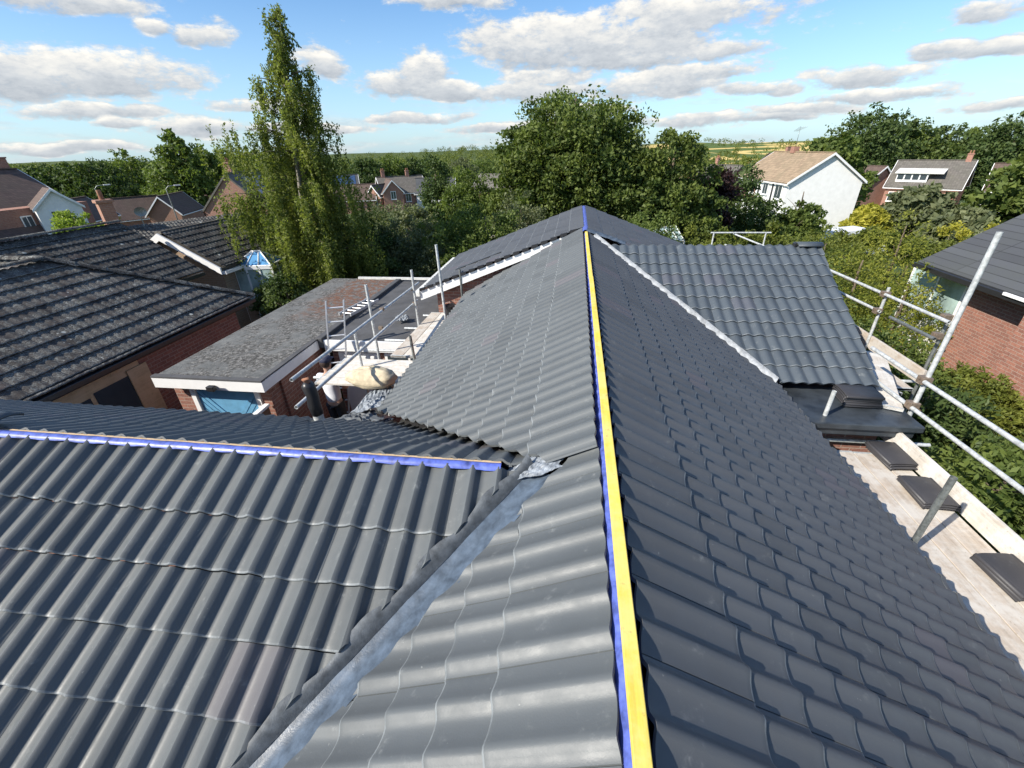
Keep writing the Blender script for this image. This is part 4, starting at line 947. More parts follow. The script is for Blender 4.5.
for u in (3.2, -1, -5): win(h1, 'S', u, 3.4, .9, 1.1, 6.61, 9)
m = MB(); m.slab([(-9, -7.9, 2.9), (4.6, -7.9, 2.9), (4.6, -6.55, 3.7), (-9, -6.55, 3.7)], .15); m.build('lean_to_roof', M['rf_brown'], h1)
m = MB(); m.box((-9, -8.0, 2.72), (4.6, -7.92, 2.9))
for i in range(12): m.box((-8.8+i*1.15, -7.9, 0), (-8.7+i*1.15, -7.8, 2.74))
m.build('veranda_frame', M['white'], h1)
h2 = hs(-72.0, 69.0, R(60), 11.0, 6.8, 2.9, 5.7, 'brick_o', 'rf_brown', 'brown tiled roof with tall chimney between the white gable and the orange gable', z=-4.9)
chim(h2, 3.4, -3.2, 1.0, 5.6, .8, .7, 1)
h2b = hs(-60.0, 48.5, R(-65), 7, 5, 2.9, 4.9, 'brick_o', 'rf_brown', 'small brown roofed house with cream gable behind the yellow conifer', z=-2.6)
w3 = hs(-58.7, 61.7, R(-68.6), 8, 4, 3.2, 5.3, 'brick_o', 'rf_brown', 'small orange brick gable with cream verge left of the large brick gable', z=-3.6)
h3 = hs(-66.0, 80.0, R(40), 13, 6.4, 3.6, 6.2, 'brick_o', 'rf_brown', 'dark brown roof stretching behind the small orange gable', z=-5.0)
h4 = hs(-33.0, 45.2, R(102.5), 10.3, 5.7, 3.95, 6.85, 'brick_f', 'rf_grey', 'large plain red brick gable house with solar panels left of the birch', z=-1.83, bz=False, ov=.15)
chim(h4, -2.4, .8, 6.0, 7.7, .8, .6, 2)
t_ = (6.85-3.95)/2.85
m = MB()
for i in range(3): m.slab([(-3.3+i*1.75, -2.3, 6.85-t_*2.3+.16), (-1.7+i*1.75, -2.3, 6.85-t_*2.3+.16), (-1.7+i*1.75, -.5, 6.85-t_*.5+.16), (-3.3+i*1.75, -.5, 6.85-t_*.5+.16)], .04)
m.build('solar_panel', M['solar'], h4)
h5 = hs(-38.6, 79.2, R(20), 6.4, 5.3, 2.75, 4.85, 'brick_o', 'rf_brown', 'low brown roofed brick house just right of the birch', z=-3.4)
w5 = hs(-34.3, 81.2, R(-104.5), 5.7, 2.7, 3.3, 4.9, 'brick_f', 'rf_grey', 'small white trimmed brick gable between the low brown roof and the tall red gable', z=-3.57, ov=.2); win(w5, 'E', 0, .9, 1.3, 1.8, 1.35, 2.85)
w6 = hs(-33.2, 81.8, R(-60), 6.4, 3.4, 4.2, 6.0, 'brick_f', 'rf_brown', 'tall narrow red brick gable with white verge right of the birch', z=-3.95, ov=.2); win(w6, 'E', 0, 3.0, .9, 1.3, 1.7, 3.2)
h5b = hs(-32.8, 86.2, R(33), 8, 6.3, 3.9, 6.3, 'brick_f', 'rf_grey', 'dark grey roofed brick house behind the tall narrow red gable', z=-4.03)
for u in (.5, 2.6): win(h5b, 'S', u, 2.2, 1.0, 1.4, 3.15, 4)
chim(h5b, -3., 0, 5.8, 7.3); chim(h5b, 1.5, 0, 5.8, 7.2)
h5c = hs(-50.0, 97.0, R(25), 6.5, 5.0, 3.4, 5.4, 'brick_f', 'rf_slate', 'slate roofed house carrying a big blue solar array behind the birch', z=-3.2)
t_ = .8; m = MB(); m.slab([(-2.9, -2.3, 5.4-t_*2.3+.16), (2.9, -2.3, 5.4-t_*2.3+.16), (2.9, -.3, 5.4-t_*.3+.16), (-2.9, -.3, 5.4-t_*.3+.16)], .04); m.build('solar_panel', M['solar'], h5c)
h5d = hs(-14.0, 92.0, R(-30), 11, 7, 3.8, 6.4, 'brick_f', 'rf_grey', 'grey roofed house half hidden behind the shrubs beside the big tree', z=-4.4)
h5e = hs(-26.5, 88.0, R(12), 7, 6, 3.8, 6.0, 'render', 'rf_slate', 'slate roofed house with white line of verge behind the narrow conifer', z=-4.2)
# A3 bungalow with white barge + conservatory
A3 = hs(-13.35, 15.0, R(90), 3.6, 3.3, 2.35, 3.32, 'brick_y', 'rf_grey', 'buff brick bungalow with white verge and mossy dark roof left of the birch', z=1.0, ov=.2)
h3b = hs(-18.6, 20.6, R(62), 5.5, 3.6, 2.5, 3.3, 'brick_y', 'rf_grey', 'long low grey mottled roof behind the dark hip roofs', z=.4, bz=False)
tile_slope('roof_tiles', M['tile_old2'], (-2.0, 0, 3.50), (1, 0, 0), (0, -1, -.588), 4.0, 2.25, .27, .27, parent=A3, seed=41, amp=.012, th=.022, thick=0, per=6)
tile_slope('roof_tiles', M['tile_old'], (-3.0, 0, 3.48), (1, 0, 0), (0, -1, -.444), 6.0, 2.35, .27, .27, parent=h3b, seed=42, amp=.03, th=.022, thick=0, per=6)
chim(h3b, -3.3, .2, 2.4, 4.5, .5, .4, 1, 'brick_o')
m = MB(); m.tube((-2.3, -.2, 3.4), (-2.3, -.2, 4.1), .02, 6)
vs = [(-2.3, -.3, 4.1)]+[(-2.3+.24*math.cos(2*math.pi*i/14), -.42, 4.05+.2*math.sin(2*math.pi*i/14)) for i in range(14)]
m.add(vs, [(0, 1+(i+1) % 14, 1+i) for i in range(14)], True); m.build('satellite_dish', M['steel_d'], h3b)
cv = empty('conservatory', (-11.2, 14.4, 1), R(12), 'small white conservatory with bright blue glass roof beside the birch', 'conservatory'); cv.scale = (.72, .72, 1)
m = MB(); vs = [(-.9, -.7, 2.15), (.9, -.7, 2.15), (.9, .9, 2.15), (-.9, .9, 2.15), (-.2, .1, 2.55), (.2, .1, 2.55)]
m.add(vs, [(0, 1, 5, 4), (1, 2, 5), (2, 3, 4, 5), (3, 0, 4)]); rr = m.build('roof', M['glass_b'], cv)
m = MB()
for a, b in ((0, 4), (1, 5), (2, 5), (3, 4), (4, 5), (0, 1), (1, 2), (2, 3), (3, 0)): m.tube(Vector(vs[a])+Vector((0, 0, .01)), Vector(vs[b])+Vector((0, 0, .01)), .035, 6)
for k in (-.3, .3): m.tube((k, -.7, 2.17), (k*.4, .1, 2.55), .025, 6)
m.build('roof_bar', M['white'], rr)
m = MB()
for x in (-.9, -.3, .3, .9): m.box((x-.04, -.74, 0), (x+.04, -.66, 2.12))
for y in (0., .9): m.box((.86, y-.04, 0), (.94, y+.04, 2.12)); m.box((-.94, y-.04, 0), (-.86, y+.04, 2.12))
m.box((-.9, -.72, .9), (.9, -.68, 1.0)); m.box((-.9, -.73, 2.05), (.9, -.67, 2.14)); m.build('frame', M['white'], cv)
m = MB(); m.box((-.86, -.705, 1.0), (.86, -.695, 2.05)); m.box((.895, -.66, 1.0), (.905, .86, 2.05)); m.build('pane', M['glass_p'], cv)
m = MB(); m.box((-.88, -.72, 0), (.88, -.68, .9)); m.build('base_wall', M['brick_y'], cv)
# right neighbour
Rn = empty('bungalow', (0, 0, 0), 0, 'red brick bungalow with slate roof and large pale window on the right edge', 'house')
m = MB(); m.box((9.85, 9.6, 1), (15.2, 13.0, 3.60)); m.box((9.42, 3.5, 1), (15.2, 9.95, 3.598)); m.build('wall', M['brick'], Rn)
zz = 3.64; xr_, xe_ = 12.6, 9.28; tr_ = .62; zr_ = zz+tr_*(xr_-xe_)
m = MB(); m.slab([(xe_, 13.2, zz), (xe_, 3.0, zz), (xr_, 3.0, zr_), (xr_, 13.2, zr_)], .10); m.slab([(xr_, 13.2, zr_), (xr_, 3.0, zr_), (2*xr_-xe_, 3.0, zz), (2*xr_-xe_, 13.2, zz)], .10)
m.build('roof', M['rf_slate'], Rn)
m = MB(); m.box((xe_-.11, 3.0, 3.50), (xe_-.005, 13.2, 3.62)); m.box((xe_, 3.1, 3.47), (9.8, 13.1, 3.535)); m.build('gutter', M['black'], Rn, bevel=.01)
m = MB(); m.box((xe_-.16, 3.0, 3.60), (xe_-.115, 10.3, 3.66)); m.build('fascia', M['white'], Rn)
w_ = MB().box((9.86, 12.0, 1), (11.4, 12.05, 3.36)).box((9.86, 13.95, 1), (11.4, 14.0, 3.36)).box((9.80, 12.0, 3.30), (9.85, 14.0, 3.37)).box((9.80, 12.0, 2.1), (9.85, 14.0, 2.17)).box((9.80, 12.0, 2.17), (9.85, 12.06, 3.30)).box((9.80, 13.94, 2.17), (9.85, 14.0, 3.30)).box((9.80, 12.95, 2.17), (9.85, 13.0, 3.30)).build('glazed_porch', M['white'], Rn)
MB().box((9.82, 12.06, 2.17), (9.83, 12.95, 3.30)).box((9.82, 13.0, 2.17), (9.83, 13.94, 3.30)).build('pane', M['glass_p'], w_)
MB().box((9.81, 12.0, 1), (9.86, 14.0, 2.09)).build('base_panel', M['white_old'], w_)
# far small scaffold beyond the right wing
sf = empty('scaffold', (0, 0, 0), 0, 'small pale tube frame scaffold standing beyond the right wing ridge', 'scaffold')
for x, y in ((4.0, 13.4), (4.55, 15.5), (6.15, 15.5), (5.7, 13.4)): pole(sf, (x, y, gz(x, y)), (x, y, 4.02 if y > 14 else 3.98))
pole(sf, (4.45, 15.5, 4.0), (6.3, 15.5, 4.0), 'guard_rail'); pole(sf, (4.45, 15.5, 3.55), (6.3, 15.5, 3.55), 'guard_rail'); pole(sf, (5.2, 15.6, 3.95), (6.0, 13.2, 3.75), 'brace')
pole(sf, (3.9, 13.4, 3.6), (5.9, 13.4, 3.6), 'guard_rail'); pole(sf, (4.0, 13.2, 3.6), (4.5, 15.6, 3.6), 'guard_rail'); pole(sf, (5.0, 15.6, 3.6), (5.6, 13.4, 3.6), 'brace')
# greenhouse
gh = empty('greenhouse', (4.0, 22.5, .6), R(25), 'small white framed greenhouse roof behind the far roof edge', 'greenhouse')
m = MB(); m.slab([(-1, -.8, 1.9), (1, -.8, 1.9), (1, 0, 2.45), (-1, 0, 2.45)], .01); m.slab([(1, .8, 1.9), (-1, .8, 1.9), (-1, 0, 2.45), (1, 0, 2.45)], .01); rr = m.build('roof', M['glass_p'], gh)
m = MB()
for i in range(7):
    x = -1+i/3; m.tube((x, -.8, 1.92), (x, 0, 2.47), .02, 6); m.tube((x, .8, 1.92), (x, 0, 2.47), .02, 6)
m.tube((-1, -.8, 1.92), (1, -.8, 1.92), .025, 6); m.tube((-1, 0, 2.47), (1, 0, 2.47), .025, 6); m.build('roof_bar', M['white'], rr)
m = MB()
for x in (-1, 1):
    for y in (-.8, .8): m.box((x-.03, y-.03, 0), (x+.03, y+.03, 1.9))
m.box((-1, -.78, .9), (1, -.76, .95)); m.build('frame', M['white'], gh)
m = MB(); m.box((-.97, -.775, 0), (.97, -.765, 1.88)); m.build('pane', M['glass_p'], gh)
# grey fence panel behind far roof
m = MB()
for i in range(16): m.box((-5.0+i*.2, 25.0, .3), (-5.0+i*.2+.18, 25.03, 2.3))
tag(m.build('fence', M['board']), 'weathered timber fence behind the far left roof corner below the big tree', 'fence')
# vehicles parked beyond the hedge
def car(x, y, rz, mt, label, van=False):
    z = gz(x, y); e = empty('parked_van' if van else 'parked_car', (x, y, z), rz, label, 'van' if van else 'car')
    Lh = 2.4 if van else 2.1
    prof = [(-Lh, .35), (-Lh, 1.1), (-Lh+.1, 2.0), (Lh-1.7, 2.05), (Lh-.9, 1.25), (Lh-.05, 1.0), (Lh, .4)] if van else [(-Lh, .35), (-Lh, .85), (-Lh+.45, .98), (-Lh+1.0, 1.42), (.4, 1.45), (1.05, .98), (Lh-.1, .8), (Lh, .4)]
    m = MB(); k = len(prof); w = .88
    def wd(p): return w*(.82 if p[1] > 1.2 else 1)
    vs = [(p[0], -wd(p), p[1]) for p in prof]+[(p[0], wd(p), p[1]) for p in prof]
    m.add(vs, [tuple(range(k)), tuple(range(2*k-1, k-1, -1))]+[(i, k+i, k+(i+1) % k, (i+1) % k) for i in range(k)]); m.build('body', M[mt], e, bevel=.05)
    m = MB()
    if van: m.slab([(Lh-.93, .62, 1.34), (Lh-.93, -.62, 1.34), (Lh-1.62, -.62, 2.0), (Lh-1.62, .62, 2.0)][::-1], .02)
    else:
        m.slab([(1.02, -.74, 1.03), (1.02, .74, 1.03), (.45, .68, 1.44), (.45, -.68, 1.44)], .02)
        m.slab([(-Lh+.5, .74, 1.03), (-Lh+.5, -.74, 1.03), (-Lh+.98, -.68, 1.42), (-Lh+.98, .68, 1.42)], .02)
    m.build('windscreen', M['glass'], e)
    m = MB()
    for s_ in (-1, 1):
        if van: m.box((Lh-1.75, s_*.80-.02, 1.32), (Lh-1.05, s_*.80+.02, 1.85))
        else: m.box((-.95, s_*.80-.03, 1.02), (.55, s_*.80+.03, 1.36))
    m.build('side_window', M['glass'], e)
    for a in (-Lh*.62, Lh*.62):
        for s_ in (-1, 1):
            m = MB(); m.tube((a, s_*.80, .33), (a, s_*.92, .33), .33, 18); wq = m.build('wheel', M['tyre'], e)
            m = MB(); m.tube((a, s_*.925, .33), (a, s_*.935, .33), .2, 14); m.build('hub_cap', M['alu'], wq)
    for s_ in (-1, 1):
        m = MB(); m.box((Lh-.06, s_*.65-.15, .68), (Lh+.015, s_*.65+.15, .82)); m.build('headlight', M['glass_p'], e)
    return e
car(20.2, 36.0, R(20), 'carw', 'white van parked beyond the hedge in front of the white house', True)
car(23.6, 38.5, R(10), 'car', 'silver car parked right of the white van behind the golden hedge')
# ------------------------------------------------------------------ foliage
def leaves(name, mt, P, size, parent=None, seed=0, aspect=.6, droop=0, kind=None):
    rs = np.random.RandomState(seed); n = len(P)
    a = rs.normal(size=(n, 3)); a[:, 2] -= droop; a /= np.linalg.norm(a, axis=1)[:, None]
    b = rs.normal(size=(n, 3)); b -= (b*a).sum(1)[:, None]*a; b /= np.linalg.norm(b, axis=1)[:, None]
    s = size*rs.uniform(.6, 1.3, n)[:, None]; w = s*aspect
    V = np.stack([P-a*s, P+b*w*.9-a*s*.1, P+a*s, P-b*w*.9-a*s*.1], 1).reshape(-1, 3).astype(np.float32)
    me = bpy.data.meshes.new(name); me.vertices.add(4*n); me.vertices.foreach_set('co', V.ravel())
    me.loops.add(4*n); me.loops.foreach_set('vertex_index', np.arange(4*n, dtype=np.int32))
    me.polygons.add(n); me.polygons.foreach_set('loop_start', np.arange(0, 4*n, 4, dtype=np.int32))
    me.update(calc_edges=True)
    me.attributes.new('tid', 'FLOAT', 'FACE').data.foreach_set('value', rs.rand(n).astype(np.float32))
    me.materials.append(mt); o = bpy.data.objects.new(name, me); col.objects.link(o)
    if parent: o.parent = parent
    if kind: o['kind'] = kind
    return o
def crown_pts(rs, blobs, n, k=60, cr=.22, fill=.35):
    vol = np.array([b[3]*b[4]*b[5] for b in blobs])**.67; vol /= vol.sum(); out = []
    for b, f_ in zip(blobs, vol):
        kk = max(5, int(k*f_*len(blobs)**.5*1.5)); d = rs.normal(size=(kk, 3)); d /= np.linalg.norm(d, axis=1)[:, None]
        rad = (fill+(1-fill)*rs.rand(kk)**.5)[:, None]; c = np.array(b[:3])+d*rad*np.array(b[3:6])*rs.uniform(.82, 1.08, (kk, 1))
        m_ = int(n*f_); idx = rs.randint(0, kk, m_); r0 = np.mean(b[3:6])*cr*rs.uniform(.6, 1.3, kk)
        g = rs.normal(size=(m_, 3)); g /= np.linalg.norm(g, axis=1)[:, None]; g *= (rs.rand(m_)**.45)[:, None]; g[:, 2] *= .75
        out.append(c[idx]+g*r0[idx][:, None])
    return np.concatenate(out)
def trunk(parent, x0, h, r, limbs, mt='bark', lean=(0, 0), seed=0):
    rs = random.Random(seed); m = MB(); n = 7
    pts = [(x0[0]+lean[0]*(i/n)**1.3+rs.uniform(-1, 1)*.03*h*.3*(i > 0), x0[1]+lean[1]*(i/n)+rs.uniform(-1, 1)*.03*h*.3*(i > 0), x0[2]+h*i/n) for i in range(n+1)]
    m.path(pts, [r*(1-.85*i/n)+.01 for i in range(n+1)], 9)
    for k in range(limbs):
        i = rs.randint(2, n-1); p = Vector(pts[i]); a = rs.uniform(0, 6.28); l = h*rs.uniform(.18, .34); d = Vector((math.cos(a), math.sin(a), rs.uniform(.4, 1.1))).normalized()
        r0 = r*(1-.85*i/n)*.55; m.path([p, p+d*l*.5+Vector((0, 0, .05*l)), p+d*l+Vector((0, 0, -.03*l))], [r0, r0*.6, r0*.15+.005], 6)
    return m.build('trunk', M[mt], parent)
def tree(x, y, h, blobs, n, size, mt, label, seed=1, k=60, cr=.24, tr=.18, z=None, name='tree', cat='tree', group=None, fill=.35, limbs=9, asp=.6):
    z = gz(x, y) if z is None else z; e = empty(name, (x, y, z), 0, label, cat, group)
    rs = np.random.RandomState(seed); leaves('crown', L[mt], crown_pts(rs, blobs, n, k, cr, fill), size, e, seed, asp)
    trunk(e, (0, 0, -.1), h*.86, tr, limbs, seed=seed); return e
# weeping birch
def birch():
    x, y, z = -10.6, 16.5, gz(-10.6, 16.5); e = empty('birch_tree', (x, y, z), 0, 'tall weeping birch with drooping yellow green strands beyond the garage', 'tree')
    rs = np.random.RandomState(5); Ht = 9.9; P = []; br = MB()
    trunk(e, (0, 0, -.1), Ht*.97, .12, 0, 'bark_w', lean=(1.0, 0), seed=2)
    tx = lambda hh: 1.0*(max(hh, 0)/Ht)**1.3
    for k in range(70):
        t = ((k+rs.rand())/70)**1.12; hb = 1.5+t*8.2; a = k*2.4+rs.normal(0, .35)
        prof = (3.2*(1-t)**1.05+.2) if t > .12 else 2.9
        rb = prof*rs.uniform(.45, 1.12)*(1+.12*math.cos(a)*(1 if .3 < t < .8 else 0)); rise = rb*rs.uniform(.15, .5)*(1-.5*t)
        p0 = np.array([tx(hb), 0, hb]); pe = np.array([tx(hb)+math.cos(a)*rb, math.sin(a)*rb, min(hb+rise, 9.95)])
        pm = (p0+pe)/2+np.array([0, 0, .22*rb]); q = lambda u: (1-u)**2*p0+2*u*(1-u)*pm+u*u*pe
        br.path([q(u) for u in (0, .35, .7, 1.)], [.035*(1-t*.6), .024, .012, .004], 5)
        for j in range(int(10+21*rb/2.5)):
            u = rs.uniform(.25, 1.06); c = q(u)+rs.normal(0, .09, 3); ln_ = rs.uniform(.4, 1.1)*(2.2*(1-t)**.8+.3)*(1.15 if u > .8 else .9)
            nl = int(ln_*58)+4; ss = rs.rand(nl)**.9*ln_; sw = rs.normal(0, .12, 2); w_ = .05*(1.4-ss/ln_)
            P_ = np.stack([c[0]+sw[0]*(ss/ln_)**2+rs.normal(0, 1, nl)*w_+.25*(1-t)*math.cos(a)*np.sqrt(ss/ln_)*.4, c[1]+sw[1]*(ss/ln_)**2+rs.normal(0, 1, nl)*w_, c[2]-ss], 1)
            P.append(P_[P_[:, 2] > -.1])
    for j in range(230):
        a = rs.uniform(0, 6.28); rr_ = 2.9*rs.uniform(.3, 1)**.6; c = (math.cos(a)*rr_, math.sin(a)*rr_, rs.uniform(1.6, 3.6)); ln_ = rs.uniform(1., 2.4); nl = int(ln_*55); ss = rs.rand(nl)*ln_
        P_ = np.stack([c[0]+rs.normal(0, .06, nl), c[1]+rs.normal(0, .06, nl), c[2]-ss], 1); P.append(P_[P_[:, 2] > -.1])
    # a tuft out to the left
    for s_ in range(26):
        cx = -1.6-rs.rand()*.9; cy = rs.normal(0, .4); h0 = 6.3+rs.normal(0, .25)-.25*abs(cx+1.6); nl = 60; ss = rs.rand(nl)*1.1
        P.append(np.stack([cx+rs.normal(0, .05, nl), cy+rs.normal(0, .05, nl), h0-ss], 1))
    br.path([(tx(h_), 0, h_) for h_ in (.2, 2, 4, 6, 8, 9.5)], [.06, .055, .05, .04, .03, .01], 6)
    P = np.concatenate(P)
    leaves('crown', L['birch'], P, .052, e, 3, .5, .7); br.build('branch', M['bark'], e)
birch()
# big round tree
tree(-.2, 27.5, 10, [(0, 0, 5.6, 4.2, 4.0, 3.3), (-1.8, -.5, 4.2, 2.9, 3, 3.0), (2.0, -.4, 4.0, 2.8, 3, 3.0), (.5, 0, 6.1, 3.2, 3, 2.0), (-1.7, 0, 5.9, 2.5, 2.6, 1.7), (-2.2, -.6, 2.2, 2.2, 2, 1.9)], 90000, .105, 'oak',
  'huge round dark green tree behind the end of the ridge', 11, 260, .20, .35, limbs=14)
tree(5.2, 27.0, 7, [(0, 0, 4.6, 2.3, 2.2, 2.3), (-1.0, -1.2, 2.9, 2.4, 2, 2.1), (.8, -.6, 2.6, 2.0, 2, 1.8)], 36000, .10, 'oak', 'smaller leafy tree attached to the right of the huge round tree', 12, 140, .22, .2)
tree(8.2, 29.0, 5, [(0, 0, 3.1, 1.2, 1.2, 2.4)], 9000, .10, 'red', 'dark purple leaved tree right of the smaller leafy tree', 13, 50, .3, .12)
tree(11.0, 33.0, 5.5, [(0, 0, 3.0, 2.2, 2, 2.4)], 12000, .10, 'dark', 'dark green shrub tree left of the white gabled house', 14, 60, .3, .12)
tree(-.6, 19.5, 3, [(0, 0, 1.9, 1.9, 1.2, 1.15), (-1.5, .3, 1.6, 1.3, 1, 1.0)], 14000, .06, 'grey', 'light green bush just behind the tip of the far roof', 15, 90, .25, .08, limbs=5)
tree(3.0, 21.0, 3, [(0, 0, 1.7, 1.9, 1.3, 1.4), (-1.2, .2, 1.5, 1.2, 1, 1.2)], 14000, .06, 'mid', 'dark green bush below the smaller leafy tree, beside the greenhouse', 16, 90, .25, .08, limbs=5)
# middle left shrubs
sh = [(-7.2, 19.0, 3.1, 2.2, 'grey', 'grey green bush at the foot of the birch on its right', 17), (-5.6, 19.5, 3.3, 2.1, 'mid', 'dull green bush behind the dark felt roof', 18),
      (-4.0, 20.5, 3.6, 2.2, 'mid', 'dark rounded bush left of the far roof corner', 19), (-9.0, 18.2, 3.3, 2.0, 'dark', 'deep shaded bush beneath the hanging birch', 20),
      (-2.6, 22.5, 3.8, 2.0, 'grey', 'loose grey leaved bush above the far left roof edge', 41)]
for x, y, h, r, mt_, lb, sd_ in sh:
    tree(x, y, h, [(0, 0, h*.5, r*.85, r*.8, h*.50), (.5, -.5, h*.35, r*.8, r*.6, h*.38)], 15000, .065, mt_, lb, sd_, 110, .22, .1, limbs=6, name='bush', cat='bush')
tree(-9.0, 30.0, 6.4, [(0, 0, 3.6, .9, .9, 2.9), (0, 0, 2.6, 1.3, 1.3, 2.3)], 12000, .085, 'dark', 'narrow dark conifer standing left of the big tree', 21, 70, .3, .12, name='conifer')
tree(-6.6, 28.5, 5.0, [(0, 0, 3.3, 1.7, 1.5, 2.3), (1.4, 0, 2.6, 1.6, 1.5, 2.0)], 16000, .085, 'mid', 'green bushy tree right of the narrow dark conifer', 22, 90, .25, .12)
tree(-3.6, 27.0, 4.4, [(0, 0, 2.6, 1.9, 1.6, 2.0)], 13000, .085, 'oak', 'bright green bush left of the trunk of the big tree', 23, 90, .25, .1)
tree(-9.6, 27.0, 3.4, [(0, 0, 1.9, 1.5, 1.5, 1.5), (-1.6, 0, 1.2, 1.4, 1.3, 1.2)], 12000, .085, 'grey', 'yellowish green bush in front of the brick gables', 24, 90, .25, .1)
tree(-14.0, 33.0, 4.2, [(0, 0, 2.2, 2.6, 2, 1.9), (2.2, 0, 1.8, 2, 2, 1.6)], 12000, .09, 'grey', 'pale green garden bush below the brick gables', 30, 90, .25, .1)
tree(-12.6, 20.5, 3.6, [(0, 0, 1.9, 2.1, 1.5, 1.7)], 10000, .075, 'mid', 'low bush in the garden left of the birch foot', 25, 80, .25, .1)
tree(-9.7, 13.4, 2.2, [(0, 0, 1.15, .9, .9, .95), (-.9, .5, 1.0, .9, .8, .8)], 9000, .05, 'dark', 'dark bush between the garage and the conservatory', 26, 70, .25, .06, limbs=4, name='bush', cat='bush')
# left yellow bits
tree(-43.8, 38.2, 5.8, [(0, 0, 1.8, 1.2, 1.2, 1.7), (0, 0, 3.4, .75, .75, 1.4), (0, 0, 4.7, .32, .32, 1.0)], 7000, .09, 'gold', 'bright yellow cone shaped conifer in front of the brown roofs', 27, 60, .3, .1, name='conifer', limbs=3)
tree(-39.6, 31.7, 5.2, [(0, 0, 3.4, 1.9, 1.6, 1.5)], 9000, .10, 'lime', 'lime green feathery bush behind the dark roof at the left', 28, 60, .25, .08, limbs=5)
for i, (lx, ly, lz, lb) in enumerate(((-45.5, 47.5, 3.4, 'slim street lamp standing left of the orange brick gable roof'), (-54.0, 47.0, 3.6, 'slim street lamp behind the yellow conifer'))):
    g0 = gz(lx, ly); e = empty('street_lamp', (lx, ly, g0), R(60), lb, 'street lamp', 'street lamps beyond the left houses')
    m = MB(); m.path([(0, 0, 0), (0, 0, 3), (0, 0, lz-g0), (.25, 0, lz-g0+.25), (.9, 0, lz-g0+.3)], [.09, .07, .055, .045, .04], 8); m.build('post', M['steel_d'], e)
    m = MB(); m.box((.85, -.12, lz-g0+.24), (1.5, .12, lz-g0+.36)); m.build('lamp_head', M['white_old'], e, bevel=.03)
# background trees, left
rt_ = np.random.RandomState(88)
def far_tree(x, y, h, w, mt_, label, seed, narrow=False, group='background trees beyond the left houses'):
    b = [(0, 0, h*.55, w*.5, w*.5, h*.42), (w*.2, 0, h*.4, w*.45, w*.45, h*.33), (-w*.22, 0, h*.38, w*.42, w*.42, h*.32), (0, 0, h*.78, w*.32, w*.32, h*.24)]
    return tree(x, y, h, b, 11000, .30, mt_, label, seed, 110, .24, .25, z=gz(x, y), group=group, limbs=6)
def ang(px_az, d): a = R(px_az); return d*math.sin(a), d*math.cos(a)
FT_ = [(-51.5, 95, 9.5, 9, 'dark', 'round dark tree nearest the left edge behind the chimney house'), (-48.8, 92, 9.8, 10, 'dark', 'broad dark tree above the white gable'),
  (-45.8, 98, 11, 10, 'mid', 'dull green tree above the brown chimney roofs'), (-43.4, 80, 8.5, 6, 'mid', 'green tree left of the tall poplar like tree'),
  (-42.1, 70, 11.5, 5.5, 'mid', 'tall pointed dark green tree above the orange gable'), (-40.0, 78, 10.2, 5, 'mid', 'slender tree right of the tall pointed tree'),
  (-38.0, 90, 10.5, 7, 'dark', 'dark tree between slender tree and large brick gable'), (-35.9, 72, 9.6, 6, 'mid', 'bushy tree rising behind the chimney of the brick gable'),
  (-33, 95, 10, 9, 'dark', 'dark tree half hidden by the left side of the birch'), (-24.5, 88, 8.5, 8, 'dark', 'dark tree seen right of the birch above the solar roof'),
  (-21.8, 92, 8.8, 8, 'mid', 'rounded tree above the brown roofs right of the birch'), (-19.2, 96, 8.6, 8, 'dark', 'dark rounded tree left of the narrow conifer'),
  (-16.8, 105, 9, 9, 'mid', 'green tree on the skyline behind the narrow conifer'), (-13.8, 118, 9.5, 10, 'grey', 'pale tree on the skyline right of the narrow conifer'), (-11., 130, 9.5, 11, 'mid', 'hazy green tree on the skyline left of the big tree')]
for i, (a, d, h, w, mt_, lb) in enumerate(FT_):
    t0_ = gz(*ang(a, d))+h-6.6; d *= 1.4; h = 6.6+t0_*1.4-gz(*ang(a, d)); w *= 1.4
    x, y = ang(a, d); far_tree(x, y, h, w, mt_, lb, 100+i)
# right background woods
FR = [(25.6, 66, 9.3, 8, 'mid', 'olive green tree right behind the white gable'), (28.0, 78, 12.6, 10, 'dark', 'tall dark crown highest in the right hand woods'), (29.9, 84, 12.2, 10, 'dark', 'dark round tree right of the highest crown'),
  (27.6, 66, 5.8, 5, 'dark', 'dark lower tree beside the right corner of the white house'), (31.7, 86, 10.6, 10, 'mid', 'mid green tree above the dormer house'), (33.6, 88, 10.8, 10, 'dark', 'dark tree above the brown extension house'),
  (35.6, 88, 10.8, 10, 'mid', 'green tree above the orange tan roof'), (37.8, 80, 11.5, 10, 'dark', 'dark tree at the right edge of the woods'), (40.5, 60, 8.5, 7, 'oak', 'green tree at the right edge above the slate roof'), (28.6, 70, 5.2, 4.5, 'red', 'reddish brown bush left of the red roofed house'),
  (33.6, 58, 5.0, 5.5, 'grey', 'grey leaved shrub tree in front of the dormer house'), (37.0, 50, 3.6, 4.5, 'grey', 'pale shrub in front of the orange tan roof'), (30.2, 52, 3.5, 3.0, 'gold', 'small golden shrub in front of the dormer house')]
for i, (a, d, h, w, mt_, lb) in enumerate(FR):
    if d >= 66 and a > 25.7:
        t0_ = gz(*ang(a, d))+h-6.6; d *= 1.4; h = 6.6+t0_*1.4-gz(*ang(a, d)); w *= 1.4
    x, y = ang(a, d); far_tree(x, y, h, w, mt_, lb, 140+i, group='background trees beyond the right houses')
# shrub in front of white house
tree(15.0, 33.5, 5.0, [(0, 0, 1.9, 2.1, 1.6, 1.3), (.5, 0, 2.5, 1.2, 1.1, 1.0), (-1.0, 0, 1.7, 1.3, 1.2, 1.2)], 12000, .12, 'mid', 'dark spiky leaved shrub in front of the white gabled house', 29, 70, .25, .12)
